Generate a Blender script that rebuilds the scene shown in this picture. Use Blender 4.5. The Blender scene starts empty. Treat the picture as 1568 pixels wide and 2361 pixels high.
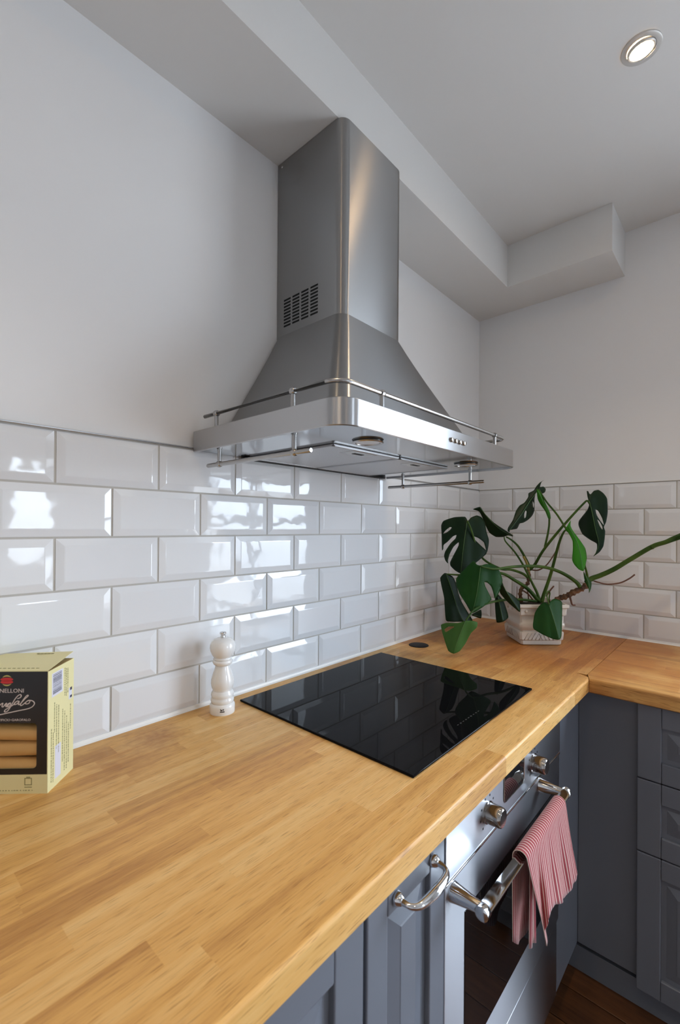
import bpy, bmesh, math, random
from mathutils import Vector, Matrix
from mathutils.geometry import delaunay_2d_cdt
random.seed(7)
SC = bpy.context.scene
COL = SC.collection
T = 0.90                      # worktop surface above the floor
# ------------------------------------------------------------------ camera
CAM = Vector((0.96907, -2.09268, 0.43339 + T))
FPX, PX, PY = 1043.163, 775.27, 1210.94          # focal length and principal point, pixels of 1568x2361
R_ = Vector((0.73949818, 0.67312103, 0.00710756))
U_ = Vector((-0.00347265, -0.00674371, 0.99997123))
F_ = Vector((-0.6731496, 0.73950159, 0.00264945))
cam = bpy.data.cameras.new('camera'); camo = bpy.data.objects.new('camera', cam); COL.objects.link(camo)
cam.sensor_fit = 'HORIZONTAL'; cam.sensor_width = 36.0; cam.lens = 36.0 * FPX / 1568
cam.shift_x = (784 - PX) / 1568; cam.shift_y = (PY - 1180.5) / 1568
cam.clip_start = 0.02
camo.matrix_world = Matrix(((R_.x, U_.x, -F_.x, CAM.x), (R_.y, U_.y, -F_.y, CAM.y), (R_.z, U_.z, -F_.z, CAM.z), (0, 0, 0, 1)))
cam.dof.use_dof = True; cam.dof.focus_distance = 1.35; cam.dof.aperture_fstop = 9.0
SC.camera = camo
# ------------------------------------------------------------------ daylight, exposure
SC.view_settings.view_transform = 'Standard'; SC.view_settings.look = 'None'
SC.view_settings.gamma = 1.0; SC.view_settings.use_curve_mapping = False
SC.view_settings.exposure = 0.07
W = bpy.data.worlds.new('overcast_sky'); SC.world = W; W.use_nodes = True
nt = W.node_tree; nt.nodes.clear()
wo = nt.nodes.new('ShaderNodeOutputWorld'); wb = nt.nodes.new('ShaderNodeBackground')
wt = nt.nodes.new('ShaderNodeTexCoord'); ws = nt.nodes.new('ShaderNodeSeparateXYZ'); wr = nt.nodes.new('ShaderNodeValToRGB')
nt.links.new(wt.outputs['Generated'], ws.inputs[0])
wm = nt.nodes.new('ShaderNodeMath'); wm.operation = 'MULTIPLY_ADD'; wm.inputs[1].default_value = .5; wm.inputs[2].default_value = .5
nt.links.new(ws.outputs['Z'], wm.inputs[0]); nt.links.new(wm.outputs[0], wr.inputs[0])
e = wr.color_ramp.elements
e[0].position = .44; e[0].color = (.26, .29, .32, 1); e[1].position = .58; e[1].color = (.71, .84, 1.0, 1)
nt.links.new(wr.outputs[0], wb.inputs[0]); wb.inputs[1].default_value = 19.5
nt.links.new(wb.outputs[0], wo.inputs[0])
def portal(name, loc, rot, sx, sy):
    l = bpy.data.lights.new(name, 'AREA'); l.shape = 'RECTANGLE'; l.size = sx; l.size_y = sy
    l.cycles.is_portal = True
    o = bpy.data.objects.new(name, l); COL.objects.link(o); o.location = loc; o.rotation_euler = rot
portal('portal_garden_door', (1.87, 0.13, 1.05), (math.radians(-90), 0, 0), 1.30, 2.06)
portal('portal_window', (3.53, -1.0, 1.45), (0, math.radians(90), 0), .9, .4)
# ------------------------------------------------------------------ helpers
def ray(x, y): return (x - PX) / FPX * R_ - (y - PY) / FPX * U_ + F_
def at(x, y, d): return CAM + ray(x, y) * d                    # at a depth
def on(ax, v, x, y):                                            # on an axis plane
    r = ray(x, y); return CAM + r * ((v - CAM[ax]) / r[ax])
def tag(o, label=None, cat=None, group=None, kind=None):
    if label: o['label'] = label
    if cat: o['category'] = cat
    if group: o['group'] = group
    if kind: o['kind'] = kind
    return o
def thing(name, label, cat, loc=(0, 0, 0), rz=0, group=None):
    o = bpy.data.objects.new(name, None); COL.objects.link(o); o.empty_display_size = .05
    o.location = loc; o.rotation_euler = (0, 0, rz)
    return tag(o, label, cat, group)
def place(name, me, m, parent=None, loc=(0, 0, 0)):
    o = bpy.data.objects.new(name, me); COL.objects.link(o); o.location = loc
    if m is not None and len(me.materials) == 0: me.materials.append(m)
    if parent: o.parent = parent
    return o
def wloc(p):
    v = Vector((0, 0, 0))
    while p: v = v + Vector(p.location); p = p.parent
    return v
def obj(name, bm, m, parent=None, smooth=False, world=False, recalc=True, autos=None):
    """link a bmesh as one mesh object with its origin at its middle; world=True: coordinates are world ones, parents unrotated"""
    if recalc: bmesh.ops.recalc_face_normals(bm, faces=bm.faces[:])
    vs = [v.co for v in bm.verts]
    c = Vector([(min(v[i] for v in vs) + max(v[i] for v in vs)) / 2 for i in range(3)])
    for v in bm.verts: v.co -= c
    if autos is not None:
        for f in bm.faces: f.smooth = True
        for ed in bm.edges:
            if len(ed.link_faces) == 2 and ed.calc_face_angle(0) > math.radians(autos): ed.smooth = False
    elif smooth:
        for f in bm.faces: f.smooth = True
    me = bpy.data.meshes.new(name); bm.to_mesh(me); bm.free()
    if world and parent: c = c - wloc(parent)
    return place(name, me, m, parent, c)
def nb(): return bmesh.new()
def box(bm, x0, x1, y0, y1, z0, z1, bev=0.0, seg=1):
    vs = [bm.verts.new((x, y, z)) for x in (x0, x1) for y in (y0, y1) for z in (z0, z1)]
    fs = [bm.faces.new([vs[i] for i in q]) for q in ((0, 1, 3, 2), (4, 6, 7, 5), (0, 4, 5, 1), (2, 3, 7, 6), (0, 2, 6, 4), (1, 5, 7, 3))]
    if bev > 0:
        es = list({e for f in fs for e in f.edges})
        bmesh.ops.bevel(bm, geom=es, offset=bev, segments=seg, affect='EDGES', profile=.5)
    return bm
def frame_at(t):
    t = t.normalized(); a = Vector((0, 0, 1)) if abs(t.z) < .9 else Vector((1, 0, 0))
    u = t.cross(a).normalized(); return u, u.cross(t).normalized()
def tube(bm, pts, r, seg=10, caps=True, closed=False):
    pts = [Vector(p) for p in pts]; n = len(pts); rs = r if isinstance(r, (list, tuple)) else [r] * n
    rings = []; pu = None
    for i, p in enumerate(pts):
        a = pts[(i - 1) % n] if (closed or i > 0) else pts[i]; b = pts[(i + 1) % n] if (closed or i < n - 1) else pts[i]
        t = (b - a).normalized()
        if pu is None: u, v = frame_at(t)
        else:
            u = (pu - t * pu.dot(t)).normalized(); v = t.cross(u)
        pu = u
        rings.append([bm.verts.new(p + (u * math.cos(k * 2 * math.pi / seg) + v * math.sin(k * 2 * math.pi / seg)) * rs[i]) for k in range(seg)])
    for i in range(n if closed else n - 1):
        A, B = rings[i], rings[(i + 1) % n]
        for k in range(seg): bm.faces.new((A[k], A[(k + 1) % seg], B[(k + 1) % seg], B[k]))
    if caps and not closed:
        bm.faces.new(rings[0]); bm.faces.new(rings[-1][::-1])
    return bm
def smoothpath(pts, n=6):
    P = [Vector(p) for p in pts]; out = []
    for i in range(len(P) - 1):
        p0 = P[max(i - 1, 0)]; p1 = P[i]; p2 = P[i + 1]; p3 = P[min(i + 2, len(P) - 1)]
        for k in range(n):
            t = k / n
            out.append(.5 * ((2 * p1) + (p2 - p0) * t + (2 * p0 - 5 * p1 + 4 * p2 - p3) * t * t + (3 * p1 - p0 - 3 * p2 + p3) * t ** 3))
    out.append(P[-1]); return out
def lathe(bm, prof, c=(0, 0, 0), seg=40, axis='z'):
    rings = []
    for r, h in prof:
        ring = []
        for k in range(seg):
            a = 2 * math.pi * k / seg; q = (r * math.cos(a), r * math.sin(a), h)
            if axis == 'x': q = (h, q[0], q[1])
            if axis == 'y': q = (q[0], h, q[1])
            ring.append(bm.verts.new(Vector(q) + Vector(c)))
        rings.append(ring)
    for A, B in zip(rings[:-1], rings[1:]):
        for k in range(seg): bm.faces.new((A[k], A[(k + 1) % seg], B[(k + 1) % seg], B[k]))
    bm.faces.new(rings[0][::-1]); bm.faces.new(rings[-1])
    return bm
def loft(bm, loops, closed=True, cap0=False, cap1=False):
    rings = [[bm.verts.new(p) for p in L] for L in loops]; n = len(rings[0])
    for A, B in zip(rings[:-1], rings[1:]):
        for k in range(n if closed else n - 1): bm.faces.new((A[k], A[(k + 1) % n], B[(k + 1) % n], B[k]))
    if cap0: bm.faces.new(rings[0][::-1])
    if cap1: bm.faces.new(rings[-1])
    return bm
def arc(cx, cy, r, a0, a1, n=8): return [(cx + r * math.cos(math.radians(a0 + (a1 - a0) * i / n)), cy + r * math.sin(math.radians(a0 + (a1 - a0) * i / n))) for i in range(n + 1)]
# ------------------------------------------------------------------ materials
def newmat(name):
    m = bpy.data.materials.new(name); m.use_nodes = True; b = m.node_tree.nodes['Principled BSDF']; return m, m.node_tree, b
def plain(name, col, rough=.5, metal=0., spec=None, coat=0., trans=0., ior=None, bump=None, aniso=0., arot=0.0, sheen=0.):
    m, n, b = newmat(name)
    b.inputs['Base Color'].default_value = (*col, 1); b.inputs['Roughness'].default_value = rough; b.inputs['Metallic'].default_value = metal
    if spec is not None: b.inputs['Specular IOR Level'].default_value = spec
    if coat: b.inputs['Coat Weight'].default_value = coat; b.inputs['Coat Roughness'].default_value = .04
    if trans: b.inputs['Transmission Weight'].default_value = trans
    if ior: b.inputs['IOR'].default_value = ior
    if sheen: b.inputs['Sheen Weight'].default_value = sheen
    if aniso:
        b.inputs['Anisotropic'].default_value = aniso; b.inputs['Anisotropic Rotation'].default_value = arot
        t = n.nodes.new('ShaderNodeCombineXYZ'); t.inputs[2].default_value = 1.0; n.links.new(t.outputs[0], b.inputs['Tangent'])   # brushed along the horizontal
    if bump:
        sc, st, mp = bump
        tc = n.nodes.new('ShaderNodeTexCoord'); mg = n.nodes.new('ShaderNodeMapping'); mg.inputs['Scale'].default_value = mp
        no = n.nodes.new('ShaderNodeTexNoise'); no.inputs['Scale'].default_value = sc; no.inputs['Detail'].default_value = 3
        bu = n.nodes.new('ShaderNodeBump'); bu.inputs['Strength'].default_value = st; bu.inputs['Distance'].default_value = .001
        n.links.new(tc.outputs['Object'], mg.inputs[0]); n.links.new(mg.outputs[0], no.inputs[0]); n.links.new(no.outputs[0], bu.inputs['Height']); n.links.new(bu.outputs[0], b.inputs['Normal'])
    return m
def noise_col(m, scale, mp, c0, c1, p0=.35, p1=.65, detail=4, rand=0.0, coord='Object', rough=None):
    """colour from stretched noise, optionally shifted per object"""
    n = m.node_tree; b = n.nodes['Principled BSDF']
    tc = n.nodes.new('ShaderNodeTexCoord'); mg = n.nodes.new('ShaderNodeMapping'); mg.inputs['Scale'].default_value = mp
    no = n.nodes.new('ShaderNodeTexNoise'); no.inputs['Scale'].default_value = scale; no.inputs['Detail'].default_value = detail
    cr = n.nodes.new('ShaderNodeValToRGB'); e = cr.color_ramp.elements
    e[0].position = p0; e[0].color = (*c0, 1); e[1].position = p1; e[1].color = (*c1, 1)
    n.links.new(tc.outputs[coord], mg.inputs[0]); n.links.new(mg.outputs[0], no.inputs[0]); n.links.new(no.outputs[0], cr.inputs[0])
    n.links.new(cr.outputs[0], b.inputs['Base Color'])
    return tc, mg, no, cr
PAINT = plain('white_wall_paint', (.80, .80, .80), .55, spec=.3, bump=(260, .05, (1, 1, 1)))
CEILP = plain('white_ceiling_paint', (.72, .715, .70), .7, spec=.2, bump=(220, .05, (1, 1, 1)))
GROUT = plain('grey_grout', (.50, .48, .44), .9, bump=(900, .3, (1, 1, 1)))
SEAL = plain('white_sealant', (.82, .81, .78), .35)
TRIM = plain('tile_trim_metal', (.55, .55, .56), .25, 1.0)
def glaze():
    m, n, b = newmat('white_tile_glaze')
    b.inputs['Roughness'].default_value = .045; b.inputs['Specular IOR Level'].default_value = .55
    oi = n.nodes.new('ShaderNodeObjectInfo'); cr = n.nodes.new('ShaderNodeValToRGB'); e = cr.color_ramp.elements
    e[0].color = (.73, .74, .755, 1); e[1].color = (.78, .79, .80, 1)
    n.links.new(oi.outputs['Random'], cr.inputs[0]); n.links.new(cr.outputs[0], b.inputs['Base Color'])
    tc = n.nodes.new('ShaderNodeTexCoord'); mp = n.nodes.new('ShaderNodeVectorMath'); mp.operation = 'ADD'
    cmb = n.nodes.new('ShaderNodeCombineXYZ'); ml = n.nodes.new('ShaderNodeMath'); ml.operation = 'MULTIPLY'; ml.inputs[1].default_value = 37
    n.links.new(oi.outputs['Random'], ml.inputs[0]); n.links.new(ml.outputs[0], cmb.inputs[0]); n.links.new(tc.outputs['Object'], mp.inputs[0]); n.links.new(cmb.outputs[0], mp.inputs[1])
    no = n.nodes.new('ShaderNodeTexNoise'); no.inputs['Scale'].default_value = 16; no.inputs['Detail'].default_value = 1.5
    bu = n.nodes.new('ShaderNodeBump'); bu.inputs['Strength'].default_value = .22; bu.inputs['Distance'].default_value = .004
    n.links.new(mp.outputs[0], no.inputs[0]); n.links.new(no.outputs[0], bu.inputs['Height']); n.links.new(bu.outputs[0], b.inputs['Normal'])
    return m
TILE = glaze()
def oak(name, dark, mid, light, rough=.38):
    m, n, b = newmat(name); b.inputs['Roughness'].default_value = rough; b.inputs['Specular IOR Level'].default_value = .35
    tc = n.nodes.new('ShaderNodeTexCoord'); oi = n.nodes.new('ShaderNodeObjectInfo')
    ml = n.nodes.new('ShaderNodeMath'); ml.operation = 'MULTIPLY'; ml.inputs[1].default_value = 91
    cmb = n.nodes.new('ShaderNodeCombineXYZ'); ad = n.nodes.new('ShaderNodeVectorMath'); ad.operation = 'ADD'
    n.links.new(oi.outputs['Random'], ml.inputs[0]); n.links.new(ml.outputs[0], cmb.inputs[0]); n.links.new(ml.outputs[0], cmb.inputs[1])
    n.links.new(tc.outputs['Object'], ad.inputs[0]); n.links.new(cmb.outputs[0], ad.inputs[1])
    def noise(mp, sc, det):
        g = n.nodes.new('ShaderNodeMapping'); g.inputs['Scale'].default_value = mp; no = n.nodes.new('ShaderNodeTexNoise')
        no.inputs['Scale'].default_value = sc; no.inputs['Detail'].default_value = det; n.links.new(ad.outputs[0], g.inputs[0]); n.links.new(g.outputs[0], no.inputs[0]); return no
    broad = noise((4, 55, 30), 1, 3); fine = noise((14, 520, 300), 1, 3); pore = noise((30, 900, 500), 1, 1)
    cr = n.nodes.new('ShaderNodeValToRGB'); e = cr.color_ramp.elements
    e[0].position = .2; e[0].color = (*dark, 1); e[1].position = .85; e[1].color = (*light, 1); x = e.new(.5); x.color = (*mid, 1)
    a1 = n.nodes.new('ShaderNodeMath'); a1.operation = 'MULTIPLY_ADD'; a1.inputs[1].default_value = .30; n.links.new(fine.outputs[0], a1.inputs[0])
    a0 = n.nodes.new('ShaderNodeMath'); a0.operation = 'MULTIPLY_ADD'; a0.inputs[1].default_value = .62; n.links.new(broad.outputs[0], a0.inputs[0])
    a2 = n.nodes.new('ShaderNodeMath'); a2.operation = 'MULTIPLY_ADD'; a2.inputs[1].default_value = .29; a2.inputs[2].default_value = -.09; n.links.new(oi.outputs['Random'], a2.inputs[0])
    n.links.new(a2.outputs[0], a0.inputs[2]); n.links.new(a0.outputs[0], a1.inputs[2]); n.links.new(a1.outputs[0], cr.inputs[0])
    pr = n.nodes.new('ShaderNodeValToRGB'); pr.color_ramp.elements[0].position = .30; pr.color_ramp.elements[0].color = (.62, .55, .48, 1); pr.color_ramp.elements[1].position = .42; pr.color_ramp.elements[1].color = (1, 1, 1, 1)
    n.links.new(pore.outputs[0], pr.inputs[0])
    mx = n.nodes.new('ShaderNodeMix'); mx.data_type = 'RGBA'; mx.blend_type = 'MULTIPLY'; mx.inputs['Factor'].default_value = 1
    n.links.new(cr.outputs[0], mx.inputs['A']); n.links.new(pr.outputs[0], mx.inputs['B'])
    bu = n.nodes.new('ShaderNodeBump'); bu.inputs['Strength'].default_value = .12; bu.inputs['Distance'].default_value = .0006
    n.links.new(fine.outputs[0], bu.inputs['Height']); n.links.new(bu.outputs[0], b.inputs['Normal'])
    return m, n, b, mx
OAK, n_, b_, mx_ = oak('oiled_oak', (.43, .195, .052), (.72, .400, .122), (.86, .580, .250), .40)
# old brown ring stain and wear near the pepper mill, and a broad darker, redder patch in the corner by the plant
geo = n_.nodes.new('ShaderNodeNewGeometry')
def blotch(c, r0, r1, colr, src, sc=26):
    d = n_.nodes.new('ShaderNodeVectorMath'); d.operation = 'DISTANCE'; d.inputs[1].default_value = c; n_.links.new(geo.outputs['Position'], d.inputs[0])
    no = n_.nodes.new('ShaderNodeTexNoise'); no.inputs['Scale'].default_value = sc; no.inputs['Detail'].default_value = 4; n_.links.new(geo.outputs['Position'], no.inputs[0])
    ad = n_.nodes.new('ShaderNodeMath'); ad.operation = 'MULTIPLY_ADD'; ad.inputs[1].default_value = r1 * 1.2; n_.links.new(no.outputs[0], ad.inputs[0]); n_.links.new(d.outputs['Value'], ad.inputs[2])
    mr = n_.nodes.new('ShaderNodeMapRange'); mr.inputs[1].default_value = r0 + r1 * .6; mr.inputs[2].default_value = r1 * 1.6; mr.inputs[3].default_value = 1; mr.inputs[4].default_value = 0
    n_.links.new(ad.outputs[0], mr.inputs[0])
    mx = n_.nodes.new('ShaderNodeMix'); mx.data_type = 'RGBA'; mx.blend_type = 'MULTIPLY'; n_.links.new(mr.outputs[0], mx.inputs['Factor'])
    n_.links.new(src, mx.inputs['A']); mx.inputs['B'].default_value = (*colr, 1); return mx.outputs['Result']
s_ = blotch((.075, -1.652, T), .0, .07, (.62, .50, .42), mx_.outputs['Result'], 60)
s_ = blotch((.12, -1.76, T), .0, .10, (.74, .64, .55), s_, 40)
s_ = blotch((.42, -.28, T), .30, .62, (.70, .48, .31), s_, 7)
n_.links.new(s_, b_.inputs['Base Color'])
FLOORW, nf, bf, mf = oak('dark_floorboard', (.055, .022, .010), (.115, .046, .018), (.20, .085, .032), .32)
nf.links.new(mf.outputs['Result'], bf.inputs['Base Color'])
STEEL = plain('brushed_steel', (.345, .342, .338), .33, 1.0, aniso=.93, bump=(1, .10, (6, 6, 900)))
STEELH = plain('brushed_steel_band', (.50, .50, .505), .30, 1.0, aniso=.9, bump=(1, .05, (6, 6, 900)))
STEELU = plain('polished_steel_underside', (.36, .37, .385), .09, 1.0)
SATIN = plain('satin_steel_tube', (.44, .43, .42), .27, 1.0)
CHROME = plain('chrome', (.70, .70, .70), .07, 1.0)
KNOBM = plain('dark_chrome', (.42, .40, .38), .10, 1.0)
OVENS = plain('oven_steel', (.46, .47, .50), .28, 1.0, aniso=.95, bump=(1, .06, (900, 5, 900)))
DARK = plain('black_void', (.012, .012, .012), .7)
FILTER = None
BGLASS = plain('black_ceramic_glass', (.005, .005, .006), .015, spec=.055)
OGLASS = plain('black_oven_glass', (.008, .008, .009), .02, spec=.55)
GREYP = plain('grey_cabinet_paint', (.150, .162, .190), .33, spec=.4)
CARC = plain('dark_cabinet_side', (.06, .06, .062), .5)
WPLASTIC = plain('white_lacquer', (.86, .85, .83), .12, coat=.4)
BLACKP = plain('black_plastic', (.010, .010, .012), .45, spec=.15)
def filtermat():
    m, n, b = newmat('perforated_filter'); b.inputs['Metallic'].default_value = .9; b.inputs['Roughness'].default_value = .4
    tc = n.nodes.new('ShaderNodeTexCoord'); v = n.nodes.new('ShaderNodeTexVoronoi'); v.inputs['Scale'].default_value = 330; v.inputs['Randomness'].default_value = 0
    cr = n.nodes.new('ShaderNodeValToRGB'); cr.color_ramp.elements[0].position = .30; cr.color_ramp.elements[0].color = (.03, .03, .03, 1); cr.color_ramp.elements[1].position = .42; cr.color_ramp.elements[1].color = (.55, .55, .56, 1)
    n.links.new(tc.outputs['Object'], v.inputs[0]); n.links.new(v.outputs['Distance'], cr.inputs[0]); n.links.new(cr.outputs[0], b.inputs['Base Color']); return m
FILTER = filtermat()
FRAMEM = plain('filter_frame_steel', (.42, .42, .43), .38, 1.0)
def emis(name, col, st):
    m, n, b = newmat(name); b.inputs['Base Color'].default_value = (*col, 1); b.inputs['Emission Color'].default_value = (*col, 1); b.inputs['Emission Strength'].default_value = st; return m
BULB = emis('warm_lamp_glow', (1, .66, .34), 150.0)
def panemat():
    m = bpy.data.materials.new('window_glass'); m.use_nodes = True; n = m.node_tree; n.nodes.clear()
    o = n.nodes.new('ShaderNodeOutputMaterial'); mx = n.nodes.new('ShaderNodeMixShader'); t = n.nodes.new('ShaderNodeBsdfTransparent'); g = n.nodes.new('ShaderNodeBsdfGlossy')
    g.inputs['Roughness'].default_value = 0; lw = n.nodes.new('ShaderNodeLayerWeight'); pw = n.nodes.new('ShaderNodeMath'); pw.operation = 'POWER'; pw.inputs[1].default_value = 5
    fr = n.nodes.new('ShaderNodeMath'); fr.operation = 'MULTIPLY_ADD'; fr.inputs[1].default_value = .9; fr.inputs[2].default_value = .04
    n.links.new(lw.outputs['Facing'], pw.inputs[0]); n.links.new(pw.outputs[0], fr.inputs[0]); n.links.new(fr.outputs[0], mx.inputs[0]); n.links.new(t.outputs[0], mx.inputs[1]); n.links.new(g.outputs[0], mx.inputs[2]); n.links.new(mx.outputs[0], o.inputs[0]); return m
PANE = panemat()
UPVC = plain('white_window_frame', (.80, .80, .80), .3)
# ------------------------------------------------------------------ the room
CEIL = T + 1.61; RX, RY = 3.4, -4.2
def struct(name, bm, m, label=None): return tag(obj(name, bm, m), label, kind='structure')
WLX = -.004                                                    # painted face of the left wall
wl = struct('wall_left', box(nb(), -.16, WLX, RY - .15, .15, 0, CEIL), PAINT, 'white painted wall above the white metro tile splashback')
bm = nb(); D0, D1, DH = 1.22, 2.52, 2.08
box(bm, WLX, D0, .004, .16, 0, CEIL); box(bm, D1, RX + .15, .004, .16, 0, CEIL); box(bm, D0, D1, .004, .16, DH, CEIL)
wbk = struct('wall_back', bm, PAINT, 'white painted end wall behind the potted plant')
bm = nb(); box(bm, RX, RX + .15, RY - .15, -1.2, 0, CEIL); box(bm, RX, RX + .15, -.8, .004, 0, CEIL); box(bm, RX, RX + .15, -1.2, -.8, 0, 1.0); box(bm, RX, RX + .15, -1.2, -.8, 1.9, CEIL)
struct('wall_right', bm, PAINT, 'white painted wall with a window')
struct('wall_front', box(nb(), WLX, RX, RY - .15, RY, 0, CEIL), PAINT, 'white painted wall behind the viewer')
ce = struct('ceiling', box(nb(), -.16, RX + .15, RY - .15, .16, CEIL, CEIL + .12), CEILP, 'white ceiling with recessed downlights')
SZ = T + 1.437
bm = nb()
L = [(WLX, RY), (.222, RY), (.222, -.221), (.603, -.221), (.603, .004), (WLX, .004)]
loft(bm, [[(x, y, SZ) for x, y in L], [(x, y, CEIL) for x, y in L]], cap0=True, cap1=True)
bk = obj('bulkhead', bm, CEILP, ce, world=True); bk['label'] = 'boxed-in bulkhead running round the top of the walls'
# floorboards
fl = struct('floor', box(nb(), 0, RX, RY, 0, -.06, -.012), CARC, 'dark stained floorboards')
yb = -.548
while yb > RY + .1:
    x = 0 if random.random() < .5 else -1
    cuts = [0.0]
    while cuts[-1] < RX: cuts.append(min(RX, cuts[-1] + random.uniform(1.1, 2.4)))
    for a, b in zip(cuts[:-1], cuts[1:]):
        if b - a < .05: continue
        obj('floorboard', box(nb(), a + .001, b - .001, yb - .1085 + .0015, yb - .0015, -.012, 0, .0015), FLOORW, fl, world=True)
    yb -= .1087
# french door in the end wall, windows elsewhere
def glazed(name, x0, x1, z0, z1, y, nx, nz, label, axis='y'):
    """frame with bars and panes, built along x at the given y (axis 'x' swaps)"""
    def bb(bm, a0, a1, d0, d1, c0, c1, bv=.003):
        if axis == 'y': box(bm, a0, a1, y + d0, y + d1, c0, c1, bv)
        else: box(bm, y + d0, y + d1, a0, a1, c0, c1, bv)
    bm = nb(); w = .055
    bb(bm, x0, x0 + w, 0, .06, z0, z1); bb(bm, x1 - w, x1, 0, .06, z0, z1); bb(bm, x0 + w, x1 - w, 0, .06, z1 - w, z1); bb(bm, x0 + w, x1 - w, 0, .06, z0, z0 + w)
    r = tag(obj(name, bm, UPVC), label, kind='structure')
    px = (x1 - x0 - 2 * w) / nx; pz = (z1 - z0 - 2 * w) / nz; g = .018
    for i in range(1, nx):
        bm = nb(); bb(bm, x0 + w + i * px - .03, x0 + w + i * px + .03, .005, .055, z0 + w, z1 - w); obj('mullion', bm, UPVC, r, world=True)
    for i in range(nx):
        for j in range(nz):
            bm = nb(); bb(bm, x0 + w + i * px + .012, x0 + w + (i + 1) * px - .012, .028, .032, z0 + w + j * pz + .002, z0 + w + (j + 1) * pz - .002, 0); obj('pane', bm, PANE, r, world=True)
    for j in range(1, nz):
        bm = nb(); bb(bm, x0 + w, x1 - w, .012, .048, z0 + w + j * pz - g, z0 + w + j * pz + g); obj('glazing_bar', bm, UPVC, r, world=True)
glazed('door_1', D0, D1, .0, DH, .06, 2, 3, 'white framed glazed garden doors')
glazed('window_1', -1.2, -.8, 1.0, 1.9, RX + .05, 1, 1, 'white framed window', 'x')
# ------------------------------------------------------------------ tiles
PIT, ROW, H0 = .203, .10203, .0052
JT = .0040
def tile_mesh(w, h, bl=True, br=True):
    """bevelled brick tile, x along the wall, z up, front towards -y"""
    bm = nb(); b = .0145; d0, d1 = -.0012, -.0050
    x0, x1, z0, z1 = -w / 2, w / 2, -h / 2, h / 2
    back = [(x0, .003, z0), (x1, .003, z0), (x1, .003, z1), (x0, .003, z1)]
    yl = d0 if bl else d1; yr = d0 if br else d1
    edge = [(x0, d0 if bl else d0, z0), (x1, d0, z0), (x1, d0, z1), (x0, d0, z1)]
    il = x0 + (b if bl else .0004); ir = x1 - (b if br else .0004)
    inn = [(il, d1, z0 + b), (ir, d1, z0 + b), (ir, d1, z1 - b), (il, d1, z1 - b)]
    loft(bm, [back, edge, inn], cap1=True, cap0=True)
    bmesh.ops.bevel(bm, geom=[e for e in bm.edges if all(abs(v.co.y - d1) < 1e-6 for v in e.verts)], offset=.0010, segments=1, affect='EDGES')
    bmesh.ops.recalc_face_normals(bm, faces=bm.faces[:])
    me = bpy.data.meshes.new('tile'); bm.to_mesh(me); bm.free(); me.materials.append(TILE); return me
TM = {}
def tile(parent, side, s0, s1, z0, z1, bl, br):
    w = s1 - s0 - JT; h = z1 - z0 - JT; key = (round(w, 4), round(h, 4), bl, br)
    if w < .012: return
    if key not in TM: TM[key] = tile_mesh(w, h, bl, br)
    c = (s0 + s1) / 2; z = T + (z0 + z1) / 2
    o = place('tile', TM[key], None, parent)
    tl = lambda: random.gauss(0, .0032)
    if side == 'L':                       # s is the distance from the corner: y = -s
        o.location = (random.uniform(-.0003, .0003), -c, z); o.rotation_euler = (tl(), 0, math.pi / 2 + tl())
    else:
        o.location = (c, random.uniform(-.0003, .0003), z); o.rotation_euler = (tl(), 0, tl())
    o.location = Vector(o.location) - wloc(parent)
ZT = 6 * ROW + .001
gl = obj('grout', box(nb(), WLX - .001, 0, -2.62, 0, T - .01, T + ZT), GROUT, wl, world=True)
gb = obj('grout', box(nb(), 0, 1.16, 0, .005, T - .01, T + ZT), GROUT, wbk, world=True)
for r in range(1, 7):
    z0 = H0 if r == 1 else (r - 1) * ROW; z1 = r * ROW
    first = .19493 if r % 2 == 0 else .29392 - PIT
    s = [.0015] + [first + k * PIT for k in range(0, 13)]
    for i, (a, b) in enumerate(zip(s[:-1], s[1:])):
        if a > 2.5: continue
        b2 = min(b, 2.62); tile(wl, 'L', a, b2, z0, z1, b2 == b, i > 0)     # local x runs towards the corner
    first = .16428 if r % 2 == 0 else .0637
    s = [.0015] + [first + k * PIT for k in range(0, 7)]
    for i, (a, b) in enumerate(zip(s[:-1], s[1:])):
        if a > 1.13: continue
        b2 = min(b, 1.16); tile(wbk, 'B', a, b2, z0, z1, i > 0, b2 == b)
obj('edge_trim', box(nb(), WLX - .001, .0055, -2.62, 0, T + ZT, T + ZT + .0032, .0006), TRIM, wl, world=True)
obj('edge_trim', box(nb(), .006, 1.16, -.0055, .005, T + ZT, T + ZT + .0026, .0006), SEAL, wbk, world=True)
def bead(name, a, b, inward, parent):
    bm = nb(); loops = []
    for p in (a, b):
        p = Vector(p); n = Vector(inward)
        loops.append([p, p + n * .0075, p + n * .0045 + Vector((0, 0, .0035)), p + n * .003 + Vector((0, 0, .0085)), p + Vector((0, 0, .0085))])
    loft(bm, loops, cap0=True, cap1=True); obj(name, bm, SEAL, parent, world=True)
bead('sealant_bead', (.001, -2.26, T + .0003), (.001, -.001, T + .0003), (1, 0, 0), wl)
bead('sealant_bead', (.001, -.001, T + .0003), (1.16, -.001, T + .0003), (0, -1, 0), wbk)
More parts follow.
